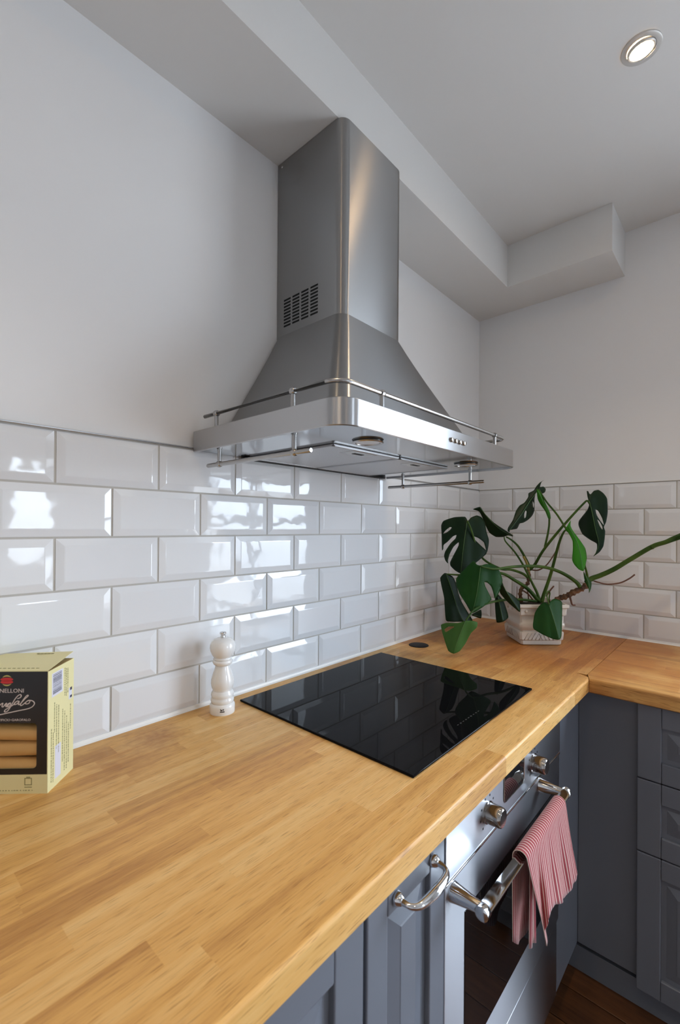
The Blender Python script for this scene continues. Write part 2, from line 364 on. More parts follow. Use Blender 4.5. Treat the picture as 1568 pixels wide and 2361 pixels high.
# ------------------------------------------------------------------ worktops, stave by stave
WF, WT, JX, JY = .632, .040, .6185, .600    # front edge, thickness, joint line, start of the mitre
def stave(root, axis, a, b, y0, y1, front, cut=None):
    """one stave from a to b along the top and y0 to y1 across it; the front one is rounded over"""
    c = .00025; ym = (y0 + y1) / 2; am = (a + b) / 2
    if front:
        r = .006
        pr = [(y0, -WT), (y1 - .003, -WT), (y1, -WT + .003)] + arc(y1 - r, -r, r, 0, 90, 5) + [(y0 + c, 0), (y0, -c)]
    else: pr = [(y0, -WT), (y1, -WT), (y1, -c), (y1 - c, 0), (y0 + c, 0), (y0, -c)]
    sg = 1 if axis == 'y' else -1
    lo = [[((cut(yy) if (cut and q == 0) else x) - am, sg * (yy - ym), zz) for yy, zz in pr] for q, x in ((0, a), (1, b))]
    bm = loft(nb(), lo, cap0=True, cap1=True); bmesh.ops.recalc_face_normals(bm, faces=bm.faces[:])
    me = bpy.data.meshes.new('stave'); bm.to_mesh(me); bm.free(); o = place('stave', me, OAK, root)
    if axis == 'y': o.location = (ym, -am, 0); o.rotation_euler = (0, 0, -math.pi / 2)
    else: o.location = (am, -ym, 0)
    o.location = Vector(o.location) - Vector((root.location.x, root.location.y, 0))
def cuts_between(a, b, short):
    out = [a]
    while out[-1] < b - 1e-6:
        n = out[-1] + random.choice([.18, .24, .3, .36, .42, .5, .6]) * random.uniform(.9, 1.1) * (random.uniform(.3, .8) if len(out) == 1 and short else 1)
        out.append(n if b - n > .09 else b)
    return list(zip(out[:-1], out[1:]))
wk = thing('worktop', 'long oiled oak block worktop with the black hob set on it', 'worktop', (.31, -1.13, T))
rows = 15; w = (WF - .001) / rows
for i in range(rows):
    y0 = .001 + i * w; y1 = y0 + w
    if i < rows - 1:
        for a, b in cuts_between(.001, 2.26, i % 2): stave(wk, 'y', a, b, y0, y1, False)
    else:
        for a, b in cuts_between(.001, JY, False): stave(wk, 'y', a, b, y0, JX - .0008, False)
        for k, (a, b) in enumerate(cuts_between(JY, 2.26, False)):
            stave(wk, 'y', a, b, y0, y1, True, (lambda yy: JY + max(0, yy - JX) * (.037 / (WF - JX)) + .0010) if k == 0 else None)
wk2 = thing('worktop', 'short oiled oak worktop along the end wall, joined to the long one', 'worktop', (.84, -.31, T))
w = (.637 - .001) / rows
for i in range(rows):
    y0 = .001 + i * w; y1 = y0 + w
    for k, (a, b) in enumerate(cuts_between(JX + .0008, 1.16, i % 2)):
        stave(wk2, 'x', a, b, y0, y1, i == rows - 1, (lambda yy: JX + .0008 + max(0, yy - JY) * ((WF - JX) / .037)) if k == 0 else None)
# ------------------------------------------------------------------ base units
FX = .615                                   # plane of the door fronts
ZB, ZD = .10, T - WT - .006                 # door bottom and top, above the floor
def front(parent, name, u0, u1, z0, z1, handle=None, fw=.054):
    """framed front with raised panel in unit-local coordinates: u along x, out of the front towards -y, back of the front at y=0"""
    t = .020; e = .0012
    bm = nb(); loops = []
    for ins, n in ((fw - .006, .008), (fw, .011), (fw + .012, .011), (fw + .034, .0165), (fw + .036, .0175)):
        if (u1 - u0) < 2 * ins + .01 or (z1 - z0) < 2 * ins + .01: break
        loops.append([(u0 + ins, -n, z0 + ins), (u1 - ins, -n, z0 + ins), (u1 - ins, -n, z1 - ins), (u0 + ins, -n, z1 - ins)])
    loft(bm, loops, cap1=True, cap0=True); d = obj(name, bm, GREYP, parent)
    o0 = Vector(d.location)
    def fr(nm, a, b, c, dd):
        bm = nb(); box(bm, a, b, -t, 0, c, dd, .0022, 2); q = obj(nm, bm, GREYP, d); q.location = Vector(q.location) - o0
    fr('stile', u0, u0 + fw, z0, z1); fr('stile', u1 - fw, u1, z0, z1)
    fr('rail', u0 + fw + e * .3, u1 - fw - e * .3, z0, z0 + fw); fr('rail', u0 + fw + e * .3, u1 - fw - e * .3, z1 - fw, z1)
    if handle:
        hz, hc, hs = handle; bm = nb(); h = hs / 2
        pts = smoothpath([(hc - h, -t, hz), (hc - h, -t - .012, hz), (hc - h + .003, -t - .024, hz - .001), (hc - h + .016, -t - .031, hz - .002), (hc, -t - .034, hz - .002), (hc + h - .016, -t - .031, hz - .002), (hc + h - .003, -t - .024, hz - .001), (hc + h, -t - .012, hz), (hc + h, -t, hz)], 6)
        n = len(pts); rs = []
        for i in range(n):
            q = abs(2 * i / (n - 1) - 1); rs.append(.0050 + .0022 * max(0, 1 - q * 3) - .0008 * math.sin(min(1, max(0, (q - .3) / .5)) * math.pi))
        tube(bm, pts, rs, 12)
        for s in (-1, 1): lathe(bm, [(.0095, 0), (.0100, -.002), (.0088, -.006), (.0062, -.010), (.0045, -.012)], (hc + s * h, -t, hz), 16, 'y')
        q = obj('handle', bm, CHROME, d, smooth=True); q.location = Vector(q.location) - o0; q['label'] = 'polished chrome bow handle'
    return d
def unit(label, u0, u1, loc, rz, depth=.56):
    r = thing('base_cabinet', label, 'cabinet', loc, rz, None)
    bm = nb(); box(bm, u0 + .001, u1 - .001, .001, depth, ZB, T - WT - .001); obj('carcass', bm, CARC, r)
    return r
r = unit('wide grey framed-door base cabinet beside the narrow pull-out unit', -.30, .30, (FX - .020, -1.945, 0), math.pi / 2)
front(r, 'door', -.2985, .2985, ZB, ZD)
r = unit('narrow grey pull-out cabinet with chrome bow handle beside the oven', -.10, .10, (FX - .020, -1.541, 0), math.pi / 2)
front(r, 'door', -.0985, .0985, ZB, ZD, (T - .073, .012, .096), fw=.044)
r = unit('grey cabinet with two drawers above a deep drawer in the corner', .745, 1.145, (0, -FX + .020, 0), 0)
front(r, 'drawer', .7465, 1.1435, T - .2465, ZD); front(r, 'drawer', .7465, 1.1435, T - .4455, T - .2495); front(r, 'drawer', .7465, 1.1435, ZB - .025, T - .4485)
cf = thing('corner_filler', 'plain grey filler panels in the inner corner beside the oven', 'panel', (.595, -.595, 0))
obj('filler_panel', box(nb(), .577, .595, -.842, -.577, .094, T - WT - .001, .001), GREYP, cf, world=True)
obj('filler_panel', box(nb(), .5955, .7445, -.595, -.577, .094, T - WT - .001, .001), GREYP, cf, world=True)
o = obj('plinth', box(nb(), .535, .551, -2.245, -.5665, 0, .093, .001), GREYP, None); tag(o, 'grey plinth under the oven and the long run of cabinets', 'plinth')
o = obj('plinth', box(nb(), .552, 1.145, -.582, -.566, 0, .0735, .001), GREYP, None); tag(o, 'grey plinth under the drawer cabinet in the corner', 'plinth')
# ------------------------------------------------------------------ oven
OY0, OY1 = -1.438, -.846
ov = thing('oven', 'built-in steel oven with black glass door, knobs and bar handle', 'oven', (.30, (OY0 + OY1) / 2, .10))
obj('body', box(nb(), .06, .585, OY0 + .012, OY1 - .012, .332, T - WT - .002), CARC, ov, world=True)
Z = lambda z: T + z
def ob(name, m, x0, x1, y0, y1, z0, z1, bev=.0012, parent=None):
    return obj(name, box(nb(), x0, x1, y0, y1, Z(z0), Z(z1), bev, 2), m, parent or ov, world=True)
cp = ob('control_panel', OVENS, .585, .615, OY0, OY1, -.136, -.043)
bm = nb(); pr = arc(-1.112, -.100, .010, -90, 0, 4)                                   # display with rounded corners
pts = [(y, z) for y, z in pr] + [(-1.102, -.046), (-1.208, -.046)] + arc(-1.198, -.100, .010, 180, 270, 4)
loft(bm, [[(.6135, y, Z(z)) for y, z in pts], [(.6162, y, Z(z)) for y, z in pts]], cap0=True, cap1=True); obj('display', bm, OGLASS, cp, world=True)
bm = nb(); path = [(.6160, y, Z(z)) for y, z in pts]; tube(bm, path, .0011, 6, closed=True); obj('display_rim', bm, CHROME, cp, world=True)
for ky in (-1.283, -1.043):
    bm = nb(); lathe(bm, [(.0200, .615), (.0200, .618), (.0185, .6185), (.0178, .640), (.0168, .6435), (.0150, .6450)], (0, ky, Z(-.092)), 32, 'x')
    obj('knob', bm, KNOBM, cp, world=True, autos=35)
    bm = nb()
    for a in range(-140, 141, 40):
        c = (ky + .029 * math.sin(math.radians(a)), Z(-.092) + .029 * math.cos(math.radians(a)))
        if c[1] < T - .048: box(bm, .6146, .6153, c[0] - .0018, c[0] + .0018, c[1] - .0018, c[1] + .0018)
    if len(bm.verts): tag(obj('dial_marks', bm, BLACKP, cp, world=True), kind='stuff')
    else: bm.free()
dr = ob('door', OVENS, .585, .6135, OY0, OY1, -.566, -.1395, .0015)
bm = nb(); box(bm, .6120, .6150, OY0 + .068, OY1 - .046, Z(-.482), Z(-.222), .0008); obj('door_glass', bm, OGLASS, dr, world=True)
ob('door_top_lip', CHROME, .6130, .6152, OY0 + .001, OY1 - .001, -.1435, -.1398, .0008, dr)
bm = nb(); HX, HZ, HY0, HY1 = .667, Z(-.163), -1.424, -.980
tube(bm, [(HX, HY0 + .010, HZ), (HX, HY1 - .010, HZ)], .0098, 24)
for s, y in ((-1, HY0), (1, HY1)):
    lathe(bm, [(.0085, y), (.0112, y - s * .0015), (.0112, y - s * .0130), (.0105, y - s * .0140)], (HX, 0, HZ), 24, 'y')
h = obj('handle', bm, CHROME, dr, world=True, autos=35); h['label'] = 'polished steel bar handle'
for y in (HY0 + .012, HY1 - .012):
    bm = nb(); n = 14
    lo = []
    for x, ry, rz in ((.6125, .0150, .0165), (.620, .0135, .0150), (.645, .0092, .0115), (.664, .0082, .0100)):
        lo.append([(x, y + ry * math.cos(2 * math.pi * k / n), HZ + rz * math.sin(2 * math.pi * k / n)) for k in range(n)])
    loft(bm, lo, cap0=True, cap1=True); obj('handle_post', bm, CHROME, dr, world=True, autos=40)
lp = thing('base_cabinet', 'low steel fronted housing under the oven door', 'cabinet', (.595, (OY0 + OY1) / 2, .14))
obj('front_panel', box(nb(), .585, .612, OY0, OY1 - .008, Z(-.757), Z(-.5695), .002, 2), OVENS, lp, world=True)
obj('carcass', box(nb(), .05, .584, OY0 + .002, OY1 - .002, .10, .295), CARC, lp, world=True)
# ------------------------------------------------------------------ tea towel over the oven handle
def towelmat():
    m, n, b = newmat('red_white_striped_cotton'); b.inputs['Roughness'].default_value = .9; b.inputs['Sheen Weight'].default_value = .2
    uv = n.nodes.new('ShaderNodeUVMap'); sp = n.nodes.new('ShaderNodeSeparateXYZ'); n.links.new(uv.outputs[0], sp.inputs[0])
    a = n.nodes.new('ShaderNodeMath'); a.operation = 'MULTIPLY'; a.inputs[1].default_value = 30; f = n.nodes.new('ShaderNodeMath'); f.operation = 'FRACT'
    n.links.new(sp.outputs[0], a.inputs[0]); n.links.new(a.outputs[0], f.inputs[0])
    cr = n.nodes.new('ShaderNodeValToRGB'); cr.color_ramp.interpolation = 'LINEAR'; e = cr.color_ramp.elements
    red = (.30, .030, .042, 1); wh = (.66, .52, .46, 1)
    e[0].position = 0; e[0].color = wh; e[1].position = .98; e[1].color = wh
    for p, c in ((.15, wh), (.25, red), (.90, red)): x = e.new(p); x.color = c
    n.links.new(f.outputs[0], cr.inputs[0]); n.links.new(cr.outputs[0], b.inputs['Base Color'])
    return m
TOWEL = towelmat()
def poly(pts, t):
    for (a, p), (b, q) in zip(pts[:-1], pts[1:]):
        if t <= b:
            k = (t - a) / (b - a); return (p[0] + (q[0] - p[0]) * k, p[1] + (q[1] - p[1]) * k)
    return pts[-1][1]
def zt(x, y): return (1180 + x / 6.213, 1820 + y / 6.213)
BOT = [(0, (468, 2225)), (.09, (500, 2235)), (.15, (520, 2180)), (.21, (494, 2000)), (.28, (500, 1830)), (.36, (590, 1700)), (.55, (700, 1600)), (.72, (805, 1510)), (.80, (830, 1400)), (.92, (930, 1310)), (1, (945, 1220))]
bm = nb(); uvl = bm.loops.layers.uv.new('UVMap'); NU = 72
def sheet(cols, flip=False):
    """cols: list over u of lists of (point, uv)"""
    V = [[bm.verts.new(p) for p, _ in c] for c in cols]
    for i in range(len(V) - 1):
        for j in range(len(V[0]) - 1):
            f = bm.faces.new((V[i][j], V[i + 1][j], V[i + 1][j + 1], V[i][j + 1]))
            for l, (a, b) in zip(f.loops, ((i, j), (i + 1, j), (i + 1, j + 1), (i, j + 1))): l[uvl].uv = cols[a][b][1]
            f.smooth = True
cols = []
for i in range(NU + 1):
    u = i / NU; yu = -1.262 + u * .228; c = []
    zb = HZ - .185 - .03 * math.sin(u * 5)                               # flap behind the bar
    for j in range(8):
        k = 1 - j / 8; c.append((Vector((.6535 - .010 * k + .003 * k * math.sin(u * 17), yu + k * (.5 - u) * .06, HZ + (zb - HZ) * k)), (u, -.1 - k)))
    for j in range(9):
        a = math.pi - math.pi * j / 8; c.append((Vector((HX + .0128 * math.cos(a), yu, HZ + .0128 * math.sin(a))), (u, j / 80)))
    bx, by = zt(*poly(BOT, u)); xb = .702; pb = on(0, xb, bx, by); pt = Vector((HX + .0128, yu, HZ))
    NV = 16
    for j in range(1, NV + 1):
        v = j / NV; p = pt.lerp(pb, v); fold = (.0028 * math.sin(u * 24 + 1.2 * v) + .0012 * math.sin(u * 47 + 2)) * min(1, v * 1.6)
        p.x = HX + .0128 + (xb - HX - .0128) * v + fold; p.y += .0012 * math.sin(u * 31 + v * 3) * v
        c.append((p, (u, .1 + v)))
    cols.append(c)
sheet(cols)
cols = []
for i in range(13):                                                     # inner folded layer hanging beside the front flap
    u = i / 12; c = []
    p0 = on(0, .655, *zt(255 + 60 * u, 990)); p1 = on(0, .655, *zt(240 + 90 * u, 2275 - 90 * u))
    for j in range(11):
        v = j / 10; p = p0.lerp(p1, v); p.x += .003 * math.sin(u * 7); c.append((p, (.30 + .16 * u, v)))
    cols.append(c)
sheet(cols)
tw = obj('tea_towel', bm, TOWEL, None, recalc=False)
tag(tw, 'red and white striped tea towel draped over the oven handle', 'tea towel')
so = tw.modifiers.new('thickness', 'SOLIDIFY'); so.thickness = .0012
# ------------------------------------------------------------------ hob and cable cap
hb = thing('induction_hob', 'black glass induction hob set on the oak worktop', 'hob', (.295, -1.135, T))
bm = nb(); box(bm, .044, .545, -1.425, -.845, T + .0002, T + .0052, .0016, 2); hg = obj('glass_top', bm, BGLASS, hb, world=True)
obj('seal', box(nb(), .048, .541, -1.421, -.849, T + .00005, T + .0006), BLACKP, hb, world=True)
MARK = plain('grey_print', (.10, .10, .10), .4)
bm = nb()
for i in range(9):
    y = -1.19 + i * .0125; box(bm, .505, .5065, y, y + .006, T + .0050, T + .00528)
    if i % 2: box(bm, .5035, .508, y + .0025, y + .0035, T + .0050, T + .00528)
tag(obj('touch_marks', bm, MARK, hg, world=True), kind='stuff')
cg = thing('cable_grommet', 'round black cable cap set into the worktop beside the plant', 'grommet', (.078, -.660, T))
bm = nb(); lathe(bm, [(.036, T + .0001), (.036, T + .0012), (.0345, T + .0022), (.031, T + .0024), (.0305, T + .0018)], (.078, -.660, 0), 40); obj('rim', bm, BLACKP, cg, world=True, autos=40)
bm = nb(); lathe(bm, [(.0302, T + .0014), (.0302, T + .0023), (.029, T + .0026)], (.078, -.660, 0), 40); obj('cap', bm, BLACKP, cg, world=True, autos=40)
# ------------------------------------------------------------------ cooker hood
YL, YR, XF, RB = -1.535, -.765, .474, .045
ZB0, ZB1 = T + .605, T + .654
CH0, CH1, CX = -1.276, -1.020, .240                                  # chimney
hd = thing('cooker_hood', 'brushed steel chimney cooker hood with gallery rail over the hob', 'cooker hood', (.006, (YL + YR) / 2, ZB0))
def ring(x0, yl, yr, xf, r, n=8, z=0):
    """open outline from the wall round the front and back to the wall"""
    return [(x0, yl, z)] + [(x, y, z) for x, y in arc(xf - r, yl + r, r, -90, 0, n)] + [(x, y, z) for x, y in arc(xf - r, yr - r, r, 0, 90, n)] + [(x0, yr, z)]
bm = nb(); t = .0015; X0 = .0065
loft(bm, [ring(X0, YL, YR, XF, RB, 10, ZB0 + .0015), ring(X0, YL, YR, XF, RB, 10, ZB1 - .0015), ring(X0, YL + .0015, YR - .0015, XF - .0015, RB, 10, ZB1), ring(X0, YL + .012, YR - .012, XF - .012, RB - .012, 10, ZB1)], closed=False)
loft(bm, [ring(X0, YL, YR, XF, RB, 10, ZB0 + .0015), ring(X0, YL + .0015, YR - .0015, XF - .0015, RB, 10, ZB0), ring(X0, YL + .004, YR - .004, XF - .004, RB - .004, 10, ZB0), ring(X0, YL + .004, YR - .004, XF - .004, RB - .004, 10, ZB0 + .004)], closed=False)
bmesh.ops.remove_doubles(bm, verts=bm.verts[:], dist=1e-5)
band = obj('band', bm, STEELH, hd, world=True, autos=40)
bm = nb(); q = ring(X0, YL + .004, YR - .004, XF - .004, RB - .004, 10, ZB0 + .004); bm.faces.new([bm.verts.new(p) for p in q]); 
q = [(x, y, ZB1 - .0006) for x, y, z in ring(X0, YL + .010, YR - .010, XF - .010, RB - .010, 10)]; bm.faces.new([bm.verts.new(p) for p in q])
obj('underside_panel', bm, STEELU, hd, world=True)
# canopy: straight slopes, a little flared where it meets the chimney
bm = nb(); loops = []
zt0 = T + .955
for k in range(9):
    s = k / 8; ss = s - .035 * math.sin(s * math.pi) * (1 - s)
    xf = CX + .001 + (.390 - CX) * ss; yl = CH0 - .001 + (-1.4535 - CH0) * ss; yr = CH1 + .001 + (-.8425 - CH1) * ss
    loops.append(ring(X0, yl, yr, xf, .028 + .012 * s, 8, zt0 + (ZB1 - zt0) * s))
loft(bm, loops, closed=False); obj('canopy', bm, STEEL, hd, world=True, autos=30)
# chimney: side with real vent slots, rounded front
bm = nb(); r = .026; Zc0, Zc1 = T + .950, SZ - .001
L = [(CX - r, CH0)] + arc(CX - r, CH0 + r, r, -90, 0, 8)[1:] + arc(CX - r, CH1 - r, r, 0, 90, 8) + [(X0 - .009, CH1)]
loft(bm, [[(x, y, Zc0) for x, y in L], [(x, y, Zc1) for x, y in L]], closed=False)
sx = [.026 + i * .0345 for i in range(4)]; sz = [T + .977 + j * .0088 for j in range(9)]
xs = sorted({-.0025, CX - r, *sx, *[a + .0275 for a in sx]}); zs = sorted({Zc0, Zc1, *sz, *[a + .0050 for a in sz]})
V = {(i, j): bm.verts.new((x, CH0, z)) for i, x in enumerate(xs) for j, z in enumerate(zs)}
for i in range(len(xs) - 1):
    for j in range(len(zs) - 1):
        mx, mz = (xs[i] + xs[i + 1]) / 2, (zs[j] + zs[j + 1]) / 2
        if any(a < mx < a + .0275 for a in sx) and any(a < mz < a + .005 for a in sz): continue
        bm.faces.new((V[i, j], V[i + 1, j], V[i + 1, j + 1], V[i, j + 1]))
bmesh.ops.remove_doubles(bm, verts=bm.verts[:], dist=1e-5)
chim = obj('chimney', bm, STEEL, hd, world=True, autos=30)
obj('duct', box(nb(), .004, CX - .03, CH0 + .004, CH1 - .02, Zc0 + .01, Zc1 - .02), DARK, chim, world=True)
bm = nb(); lathe(bm, [(.0032, CH0 - .0016), (.0034, CH0 - .0008), (.0034, CH0)], (.016, 0, SZ - .014), 12, 'y'); obj('screw', bm, CHROME, chim, world=True, smooth=True)
# gallery rail
ZR = T + .690; RX_, RYL, RYR = .447, -1.513, -.787; rr = .032
pth = [(.020, RYL, ZR)] + [(x, y, ZR) for x, y in arc(RX_ - rr, RYL + rr, rr, -90, 0, 10)] + [(x, y, ZR) for x, y in arc(RX_ - rr, RYR - rr, rr, 0, 90, 10)] + [(.020, RYR, ZR)]
bm = nb(); tube(bm, pth, .0046, 14); gr = obj('gallery_rail', bm, SATIN, hd, world=True, autos=50)
def post(parent, x, y, z0, z1, along, foot):
    bm = nb(); lathe(bm, [(.0046, z0), (.0046, z1)], (x, y, 0), 14)
    lathe(bm, [(.0062, foot), (.0062, foot + (.003 if foot < (z0 + z1) / 2 else -.003))], (x, y, 0), 14)
    zc = ZR if z1 > ZB1 + .02 else z0
    ax = Vector(along); tube(bm, [Vector((x, y, zc)) + ax * s for s in (-.0065, -.0045, 0, .0045, .0065)], [.0050, .0068, .0074, .0068, .0050], 14)
    obj('post', bm, SATIN, parent, world=True, autos=40)
for x, y, al in ((.068, RYL, (1, 0, 0)), (.328, RYL, (1, 0, 0)), (RX_, -1.391, (0, 1, 0)), (RX_, -.868, (0, 1, 0)), (.328, RYR, (1, 0, 0)), (.068, RYR, (1, 0, 0))): post(gr, x, y, ZB1 - .001, ZR, al, ZB1 - .0005)
# utensil rails under the band
for y, x0, x1, p0, p1, zz in ((-1.520, .045, .385, .092, .340, T + .571), (-.795, .035, .385, .095, .340, T + .571)):
    bm = nb(); tube(bm, [(x0, y, zz), (x0 + .002, y, zz), (x1 - .002, y, zz), (x1, y, zz)], [.0038, .0048, .0048, .0038], 14); ur = obj('utensil_rail', bm, SATIN, hd, world=True, autos=50)
    for x in (p0, p1): post(ur, x, y, zz, ZB0 + .004, (1, 0, 0), ZB0 + .003)
# filters, lamps and buttons
ym = -1.146
for y0, y1 in ((-1.392, ym - .002), (ym + .002, -.900)):
    bm = nb(); box(bm, .030, .322, y0, y1, ZB0 - .0005, ZB0 + .0035, .001); f = obj('grease_filter', bm, FILTER, hd, world=True)
    for a, b, c, d in ((.030, .322, y0, y0 + .005), (.030, .322, y1 - .005, y1), (.030, .036, y0, y1), (.316, .322, y0, y1)):
        bm = nb(); box(bm, a, b, c, d, ZB0 - .0020, ZB0 + .001, .0006); obj('filter_frame', bm, FRAMEM, f, world=True)
    yc = (y0 + y1) / 2; bm = nb(); box(bm, .268, .312, yc - .045, yc + .045, ZB0 - .0014, ZB0 + .001, .0008); fh = obj('filter_handle', bm, SATIN, f, world=True)
    bm = nb(); box(bm, .282, .294, yc - .018, yc + .018, ZB0 - .0020, ZB0 + .0005, .001); obj('latch', bm, DARK, fh, world=True)
obj('rear_gap', box(nb(), .0070, .024, -1.40, -.80, ZB0 - .002, ZB0 + .003), DARK, hd, world=True)
LENS = plain('hood_lamp_lens', (.55, .55, .56), .15, spec=.6)
for y in (-1.362, -.925):
    bm = nb(); lathe(bm, [(.031, ZB0 + .0035), (.033, ZB0 + .001), (.031, ZB0 - .001), (.026, ZB0 - .0005), (.025, ZB0 + .002)], (.390, y, 0), 32); hl = obj('lamp_ring', bm, SATIN, hd, world=True, autos=40)
    bm = nb(); lathe(bm, [(.0245, ZB0 + .0018), (.0245, ZB0 + .0006), (.020, ZB0)], (.390, y, 0), 32); obj('lamp_lens', bm, LENS, hl, world=True, autos=40)
for i in range(4):
    bm = nb(); lathe(bm, [(.0056, XF - .001), (.0056, XF + .0035), (.0048, XF + .0052), (.002, XF + .0056)], (0, -1.166 + i * .0198, T + .630), 16, 'x'); obj('button', bm, KNOBM, hd, world=True, autos=40)
# ------------------------------------------------------------------ pepper mill
MX, MY = .0635, -1.488
pm = thing('pepper_mill', 'glossy white turned pepper mill with metal top knob by the hob', 'pepper mill', (MX, MY, T))
q = 9.87e-5; hz = lambda y: T + max(0, (2085 - y) * q)
body = [(0, 0)] + [(285, 2085), (291, 2070), (292, 1930), (288, 1895), (268, 1865), (252, 1852), (262, 1835), (270, 1795), (264, 1752), (246, 1728), (254, 1705), (262, 1660), (254, 1615), (228, 1572), (222, 1560), (250, 1490), (268, 1400), (262, 1320), (238, 1220), (205, 1120), (178, 1040), (168, 985), (190, 968), (215, 945), (234, 905), (228, 870), (212, 850)]
bm = nb(); lathe(bm, [(r * q, hz(y)) for r, y in body[1:]], (MX, MY, 0), 48); mb = obj('body', bm, WPLASTIC, pm, world=True, autos=60)
head = [(205, 849), (214, 835), (222, 812), (205, 792), (212, 775), (235, 752), (262, 700), (285, 640), (298, 570), (293, 500), (268, 430), (220, 380), (150, 352), (60, 340)]
bm = nb(); lathe(bm, [(r * q, hz(y)) for r, y in head], (MX, MY, 0), 48); obj('head', bm, WPLASTIC, pm, world=True, autos=60)
bm = nb(); lathe(bm, [(r * q, hz(y)) for r, y in ((58, 345), (62, 318), (50, 290), (54, 262), (74, 250), (76, 225), (66, 208), (30, 202))], (MX, MY, 0), 24); obj('knob', bm, CHROME, pm, world=True, smooth=True)
LOGO = plain('dark_print', (.05, .045, .04), .5)
d = Vector((CAM.x - MX, CAM.y - MY, 0)).normalized(); sd = Vector((-d.y, d.x, 0)); bm = nb()
def mark(bm, a0, a1, z0, z1, rad=.02895):
    L = []
    for z in (z0, z1): L.append([Vector((MX, MY, z)) + d * rad * math.cos(a) + sd * rad * math.sin(a) for a in (a0, (a0 + a1) / 2, a1)])
    loft(bm, L, closed=False)
mark(bm, -.19, .17, T + .0085, T + .0110); mark(bm, -.15, -.02, T + .0118, T + .0150); mark(bm, -.02, .06, T + .0135, T + .0148); mark(bm, .05, .11, T + .0125, T + .0162); mark(bm, -.17, -.12, T + .0150, T + .0166)
obj('maker_mark', bm, LOGO, mb, world=True)
# ------------------------------------------------------------------ pasta box
XH = Vector((.7138, .7003, 0)); YH = Vector((-.7003, .7138, 0)); O = Vector((.136, -1.864, T)); BW, BD, BH = .135, .0755, .197
rt = O - XH * (BW / 2) + YH * (BD / 2)
pb = thing('pasta_box', 'pale yellow and black cannelloni carton with a clear window on the worktop', 'food box', rt, math.atan2(XH.y, XH.x))
YEL = plain('pale_yellow_card', (.80, .74, .40), .5); BLK = plain('black_print_card', (.010, .009, .010), .35); SILV = plain('silver_print', (.70, .62, .58), .35)
REDP = plain('red_print', (.60, .02, .02), .4); WHP = plain('white_label', (.72, .72, .80), .5); INKY = plain('olive_ink', (.30, .28, .12), .6); NAVY = plain('navy_print', (.02, .02, .06), .5); KRAFT = plain('kraft_inside', (.50, .36, .14), .7)
def fr(px, py):                               # photo pixel -> (x,z) on the front face, box-local
    r = ray(px, py); n = -YH; t = (O - CAM).dot(n) / r.dot(n); p = CAM + r * t - rt; return (p.dot(XH), p.z)
def frz(zx, zy): return fr(zx / 11.81, 1500 + zy / 11.81)
hw, hd2 = BW / 2, BD / 2; th = .0006
x1w, z1w = fr(85, 1667); _, z0w = fr(87, 1771); x0w = -x1w
_, zb0 = fr(107, 1785)
def bbx(name, m, *a, bev=0, parent=None):
    bm = nb(); box(bm, *a, bev); o = obj(name, bm, m, parent or pb); 
    if parent: o.location = Vector(o.location) - Vector(parent.location)
    return o
def rrect(x0, x1, z0, z1, r, y, n=4):
    return [(x, y, z) for x, z in arc(x1 - r, z0 + r, r, -90, 0, n) + arc(x1 - r, z1 - r, r, 0, 90, n) + arc(x0 + r, z1 - r, r, 90, 180, n) + arc(x0 + r, z0 + r, r, 180, 270, n)]
def windowed(name, m, x0, x1, z0, z1, y0, y1):
    bm = nb(); out = rrect(x0, x1, z0, z1, .0004, y0); inn = rrect(x0w, x1w, z0w, z1w, .006, y0)
    o2 = [(x, y1, z) for x, y, z in out]; i2 = [(x, y1, z) for x, y, z in inn]
    loft(bm, [inn, out, o2, i2, inn]); bmesh.ops.remove_doubles(bm, verts=bm.verts[:], dist=1e-6); return obj(name, bm, m, pb)
fp = windowed('front_panel', YEL, -hw, hw, 0, BH, -hd2, -hd2 + th)
ft = windowed('front_print', BLK, -hw + .0012, hw - .0012, zb0, BH - .0008, -hd2 - .00025, -hd2 - .00003)
bbx('side_panel', YEL, hw - th, hw, -hd2 + th, hd2, 0, BH - .001); bbx('side_panel', YEL, -hw, -hw + th, -hd2 + th, hd2, 0, BH - .001)
bbx('back_panel', YEL, -hw + th, hw - th, hd2 - th, hd2, 0, BH - .001); bbx('bottom_panel', YEL, -hw + th, hw - th, -hd2 + th, hd2 - th, 0.0001, th)
bm = nb(); loft(bm, [[(-hw + .001, -hd2 + .0002, BH), (hw - .001, -hd2 + .0002, BH), (hw - .001, hd2, BH + .0105), (-hw + .001, hd2, BH + .0060)], [(-hw + .001, -hd2 + .0002, BH + th), (hw - .001, -hd2 + .0002, BH + th), (hw - .001, hd2, BH + .0105 + th), (-hw + .001, hd2, BH + .0060 + th)]], cap0=True, cap1=True); lid = obj('lid_flap', bm, YEL, pb)
bm = nb(); loft(bm, [[(hw - th, -hd2 + .002, BH - .001), (hw - th, hd2 - .002, BH - .001), (hw - .045, hd2 - .006, BH - .004), (hw - .045, -hd2 + .006, BH - .004)], [(hw - th, -hd2 + .002, BH - .0016), (hw - th, hd2 - .002, BH - .0016), (hw - .045, hd2 - .006, BH - .0046), (hw - .045, -hd2 + .006, BH - .0046)]], cap0=True, cap1=True); obj('dust_flap', bm, KRAFT, pb)
bm = nb(); bm.faces.new([bm.verts.new(p) for p in rrect(x0w - .003, x1w + .003, z0w - .003, z1w + .003, .006, -hd2 + .0009)]); obj('window_film', bm, PANE, pb)
YP = -hd2 - .0004
def strokes(name, lines, r, m):
    bm = nb()
    for l in lines:
        p3 = smoothpath([(a, YP, b) for a, b in l], 5); tube(bm, p3, r, 6)
    o = obj(name, bm, m, ft); o.location = Vector(o.location) - Vector(ft.location); return o
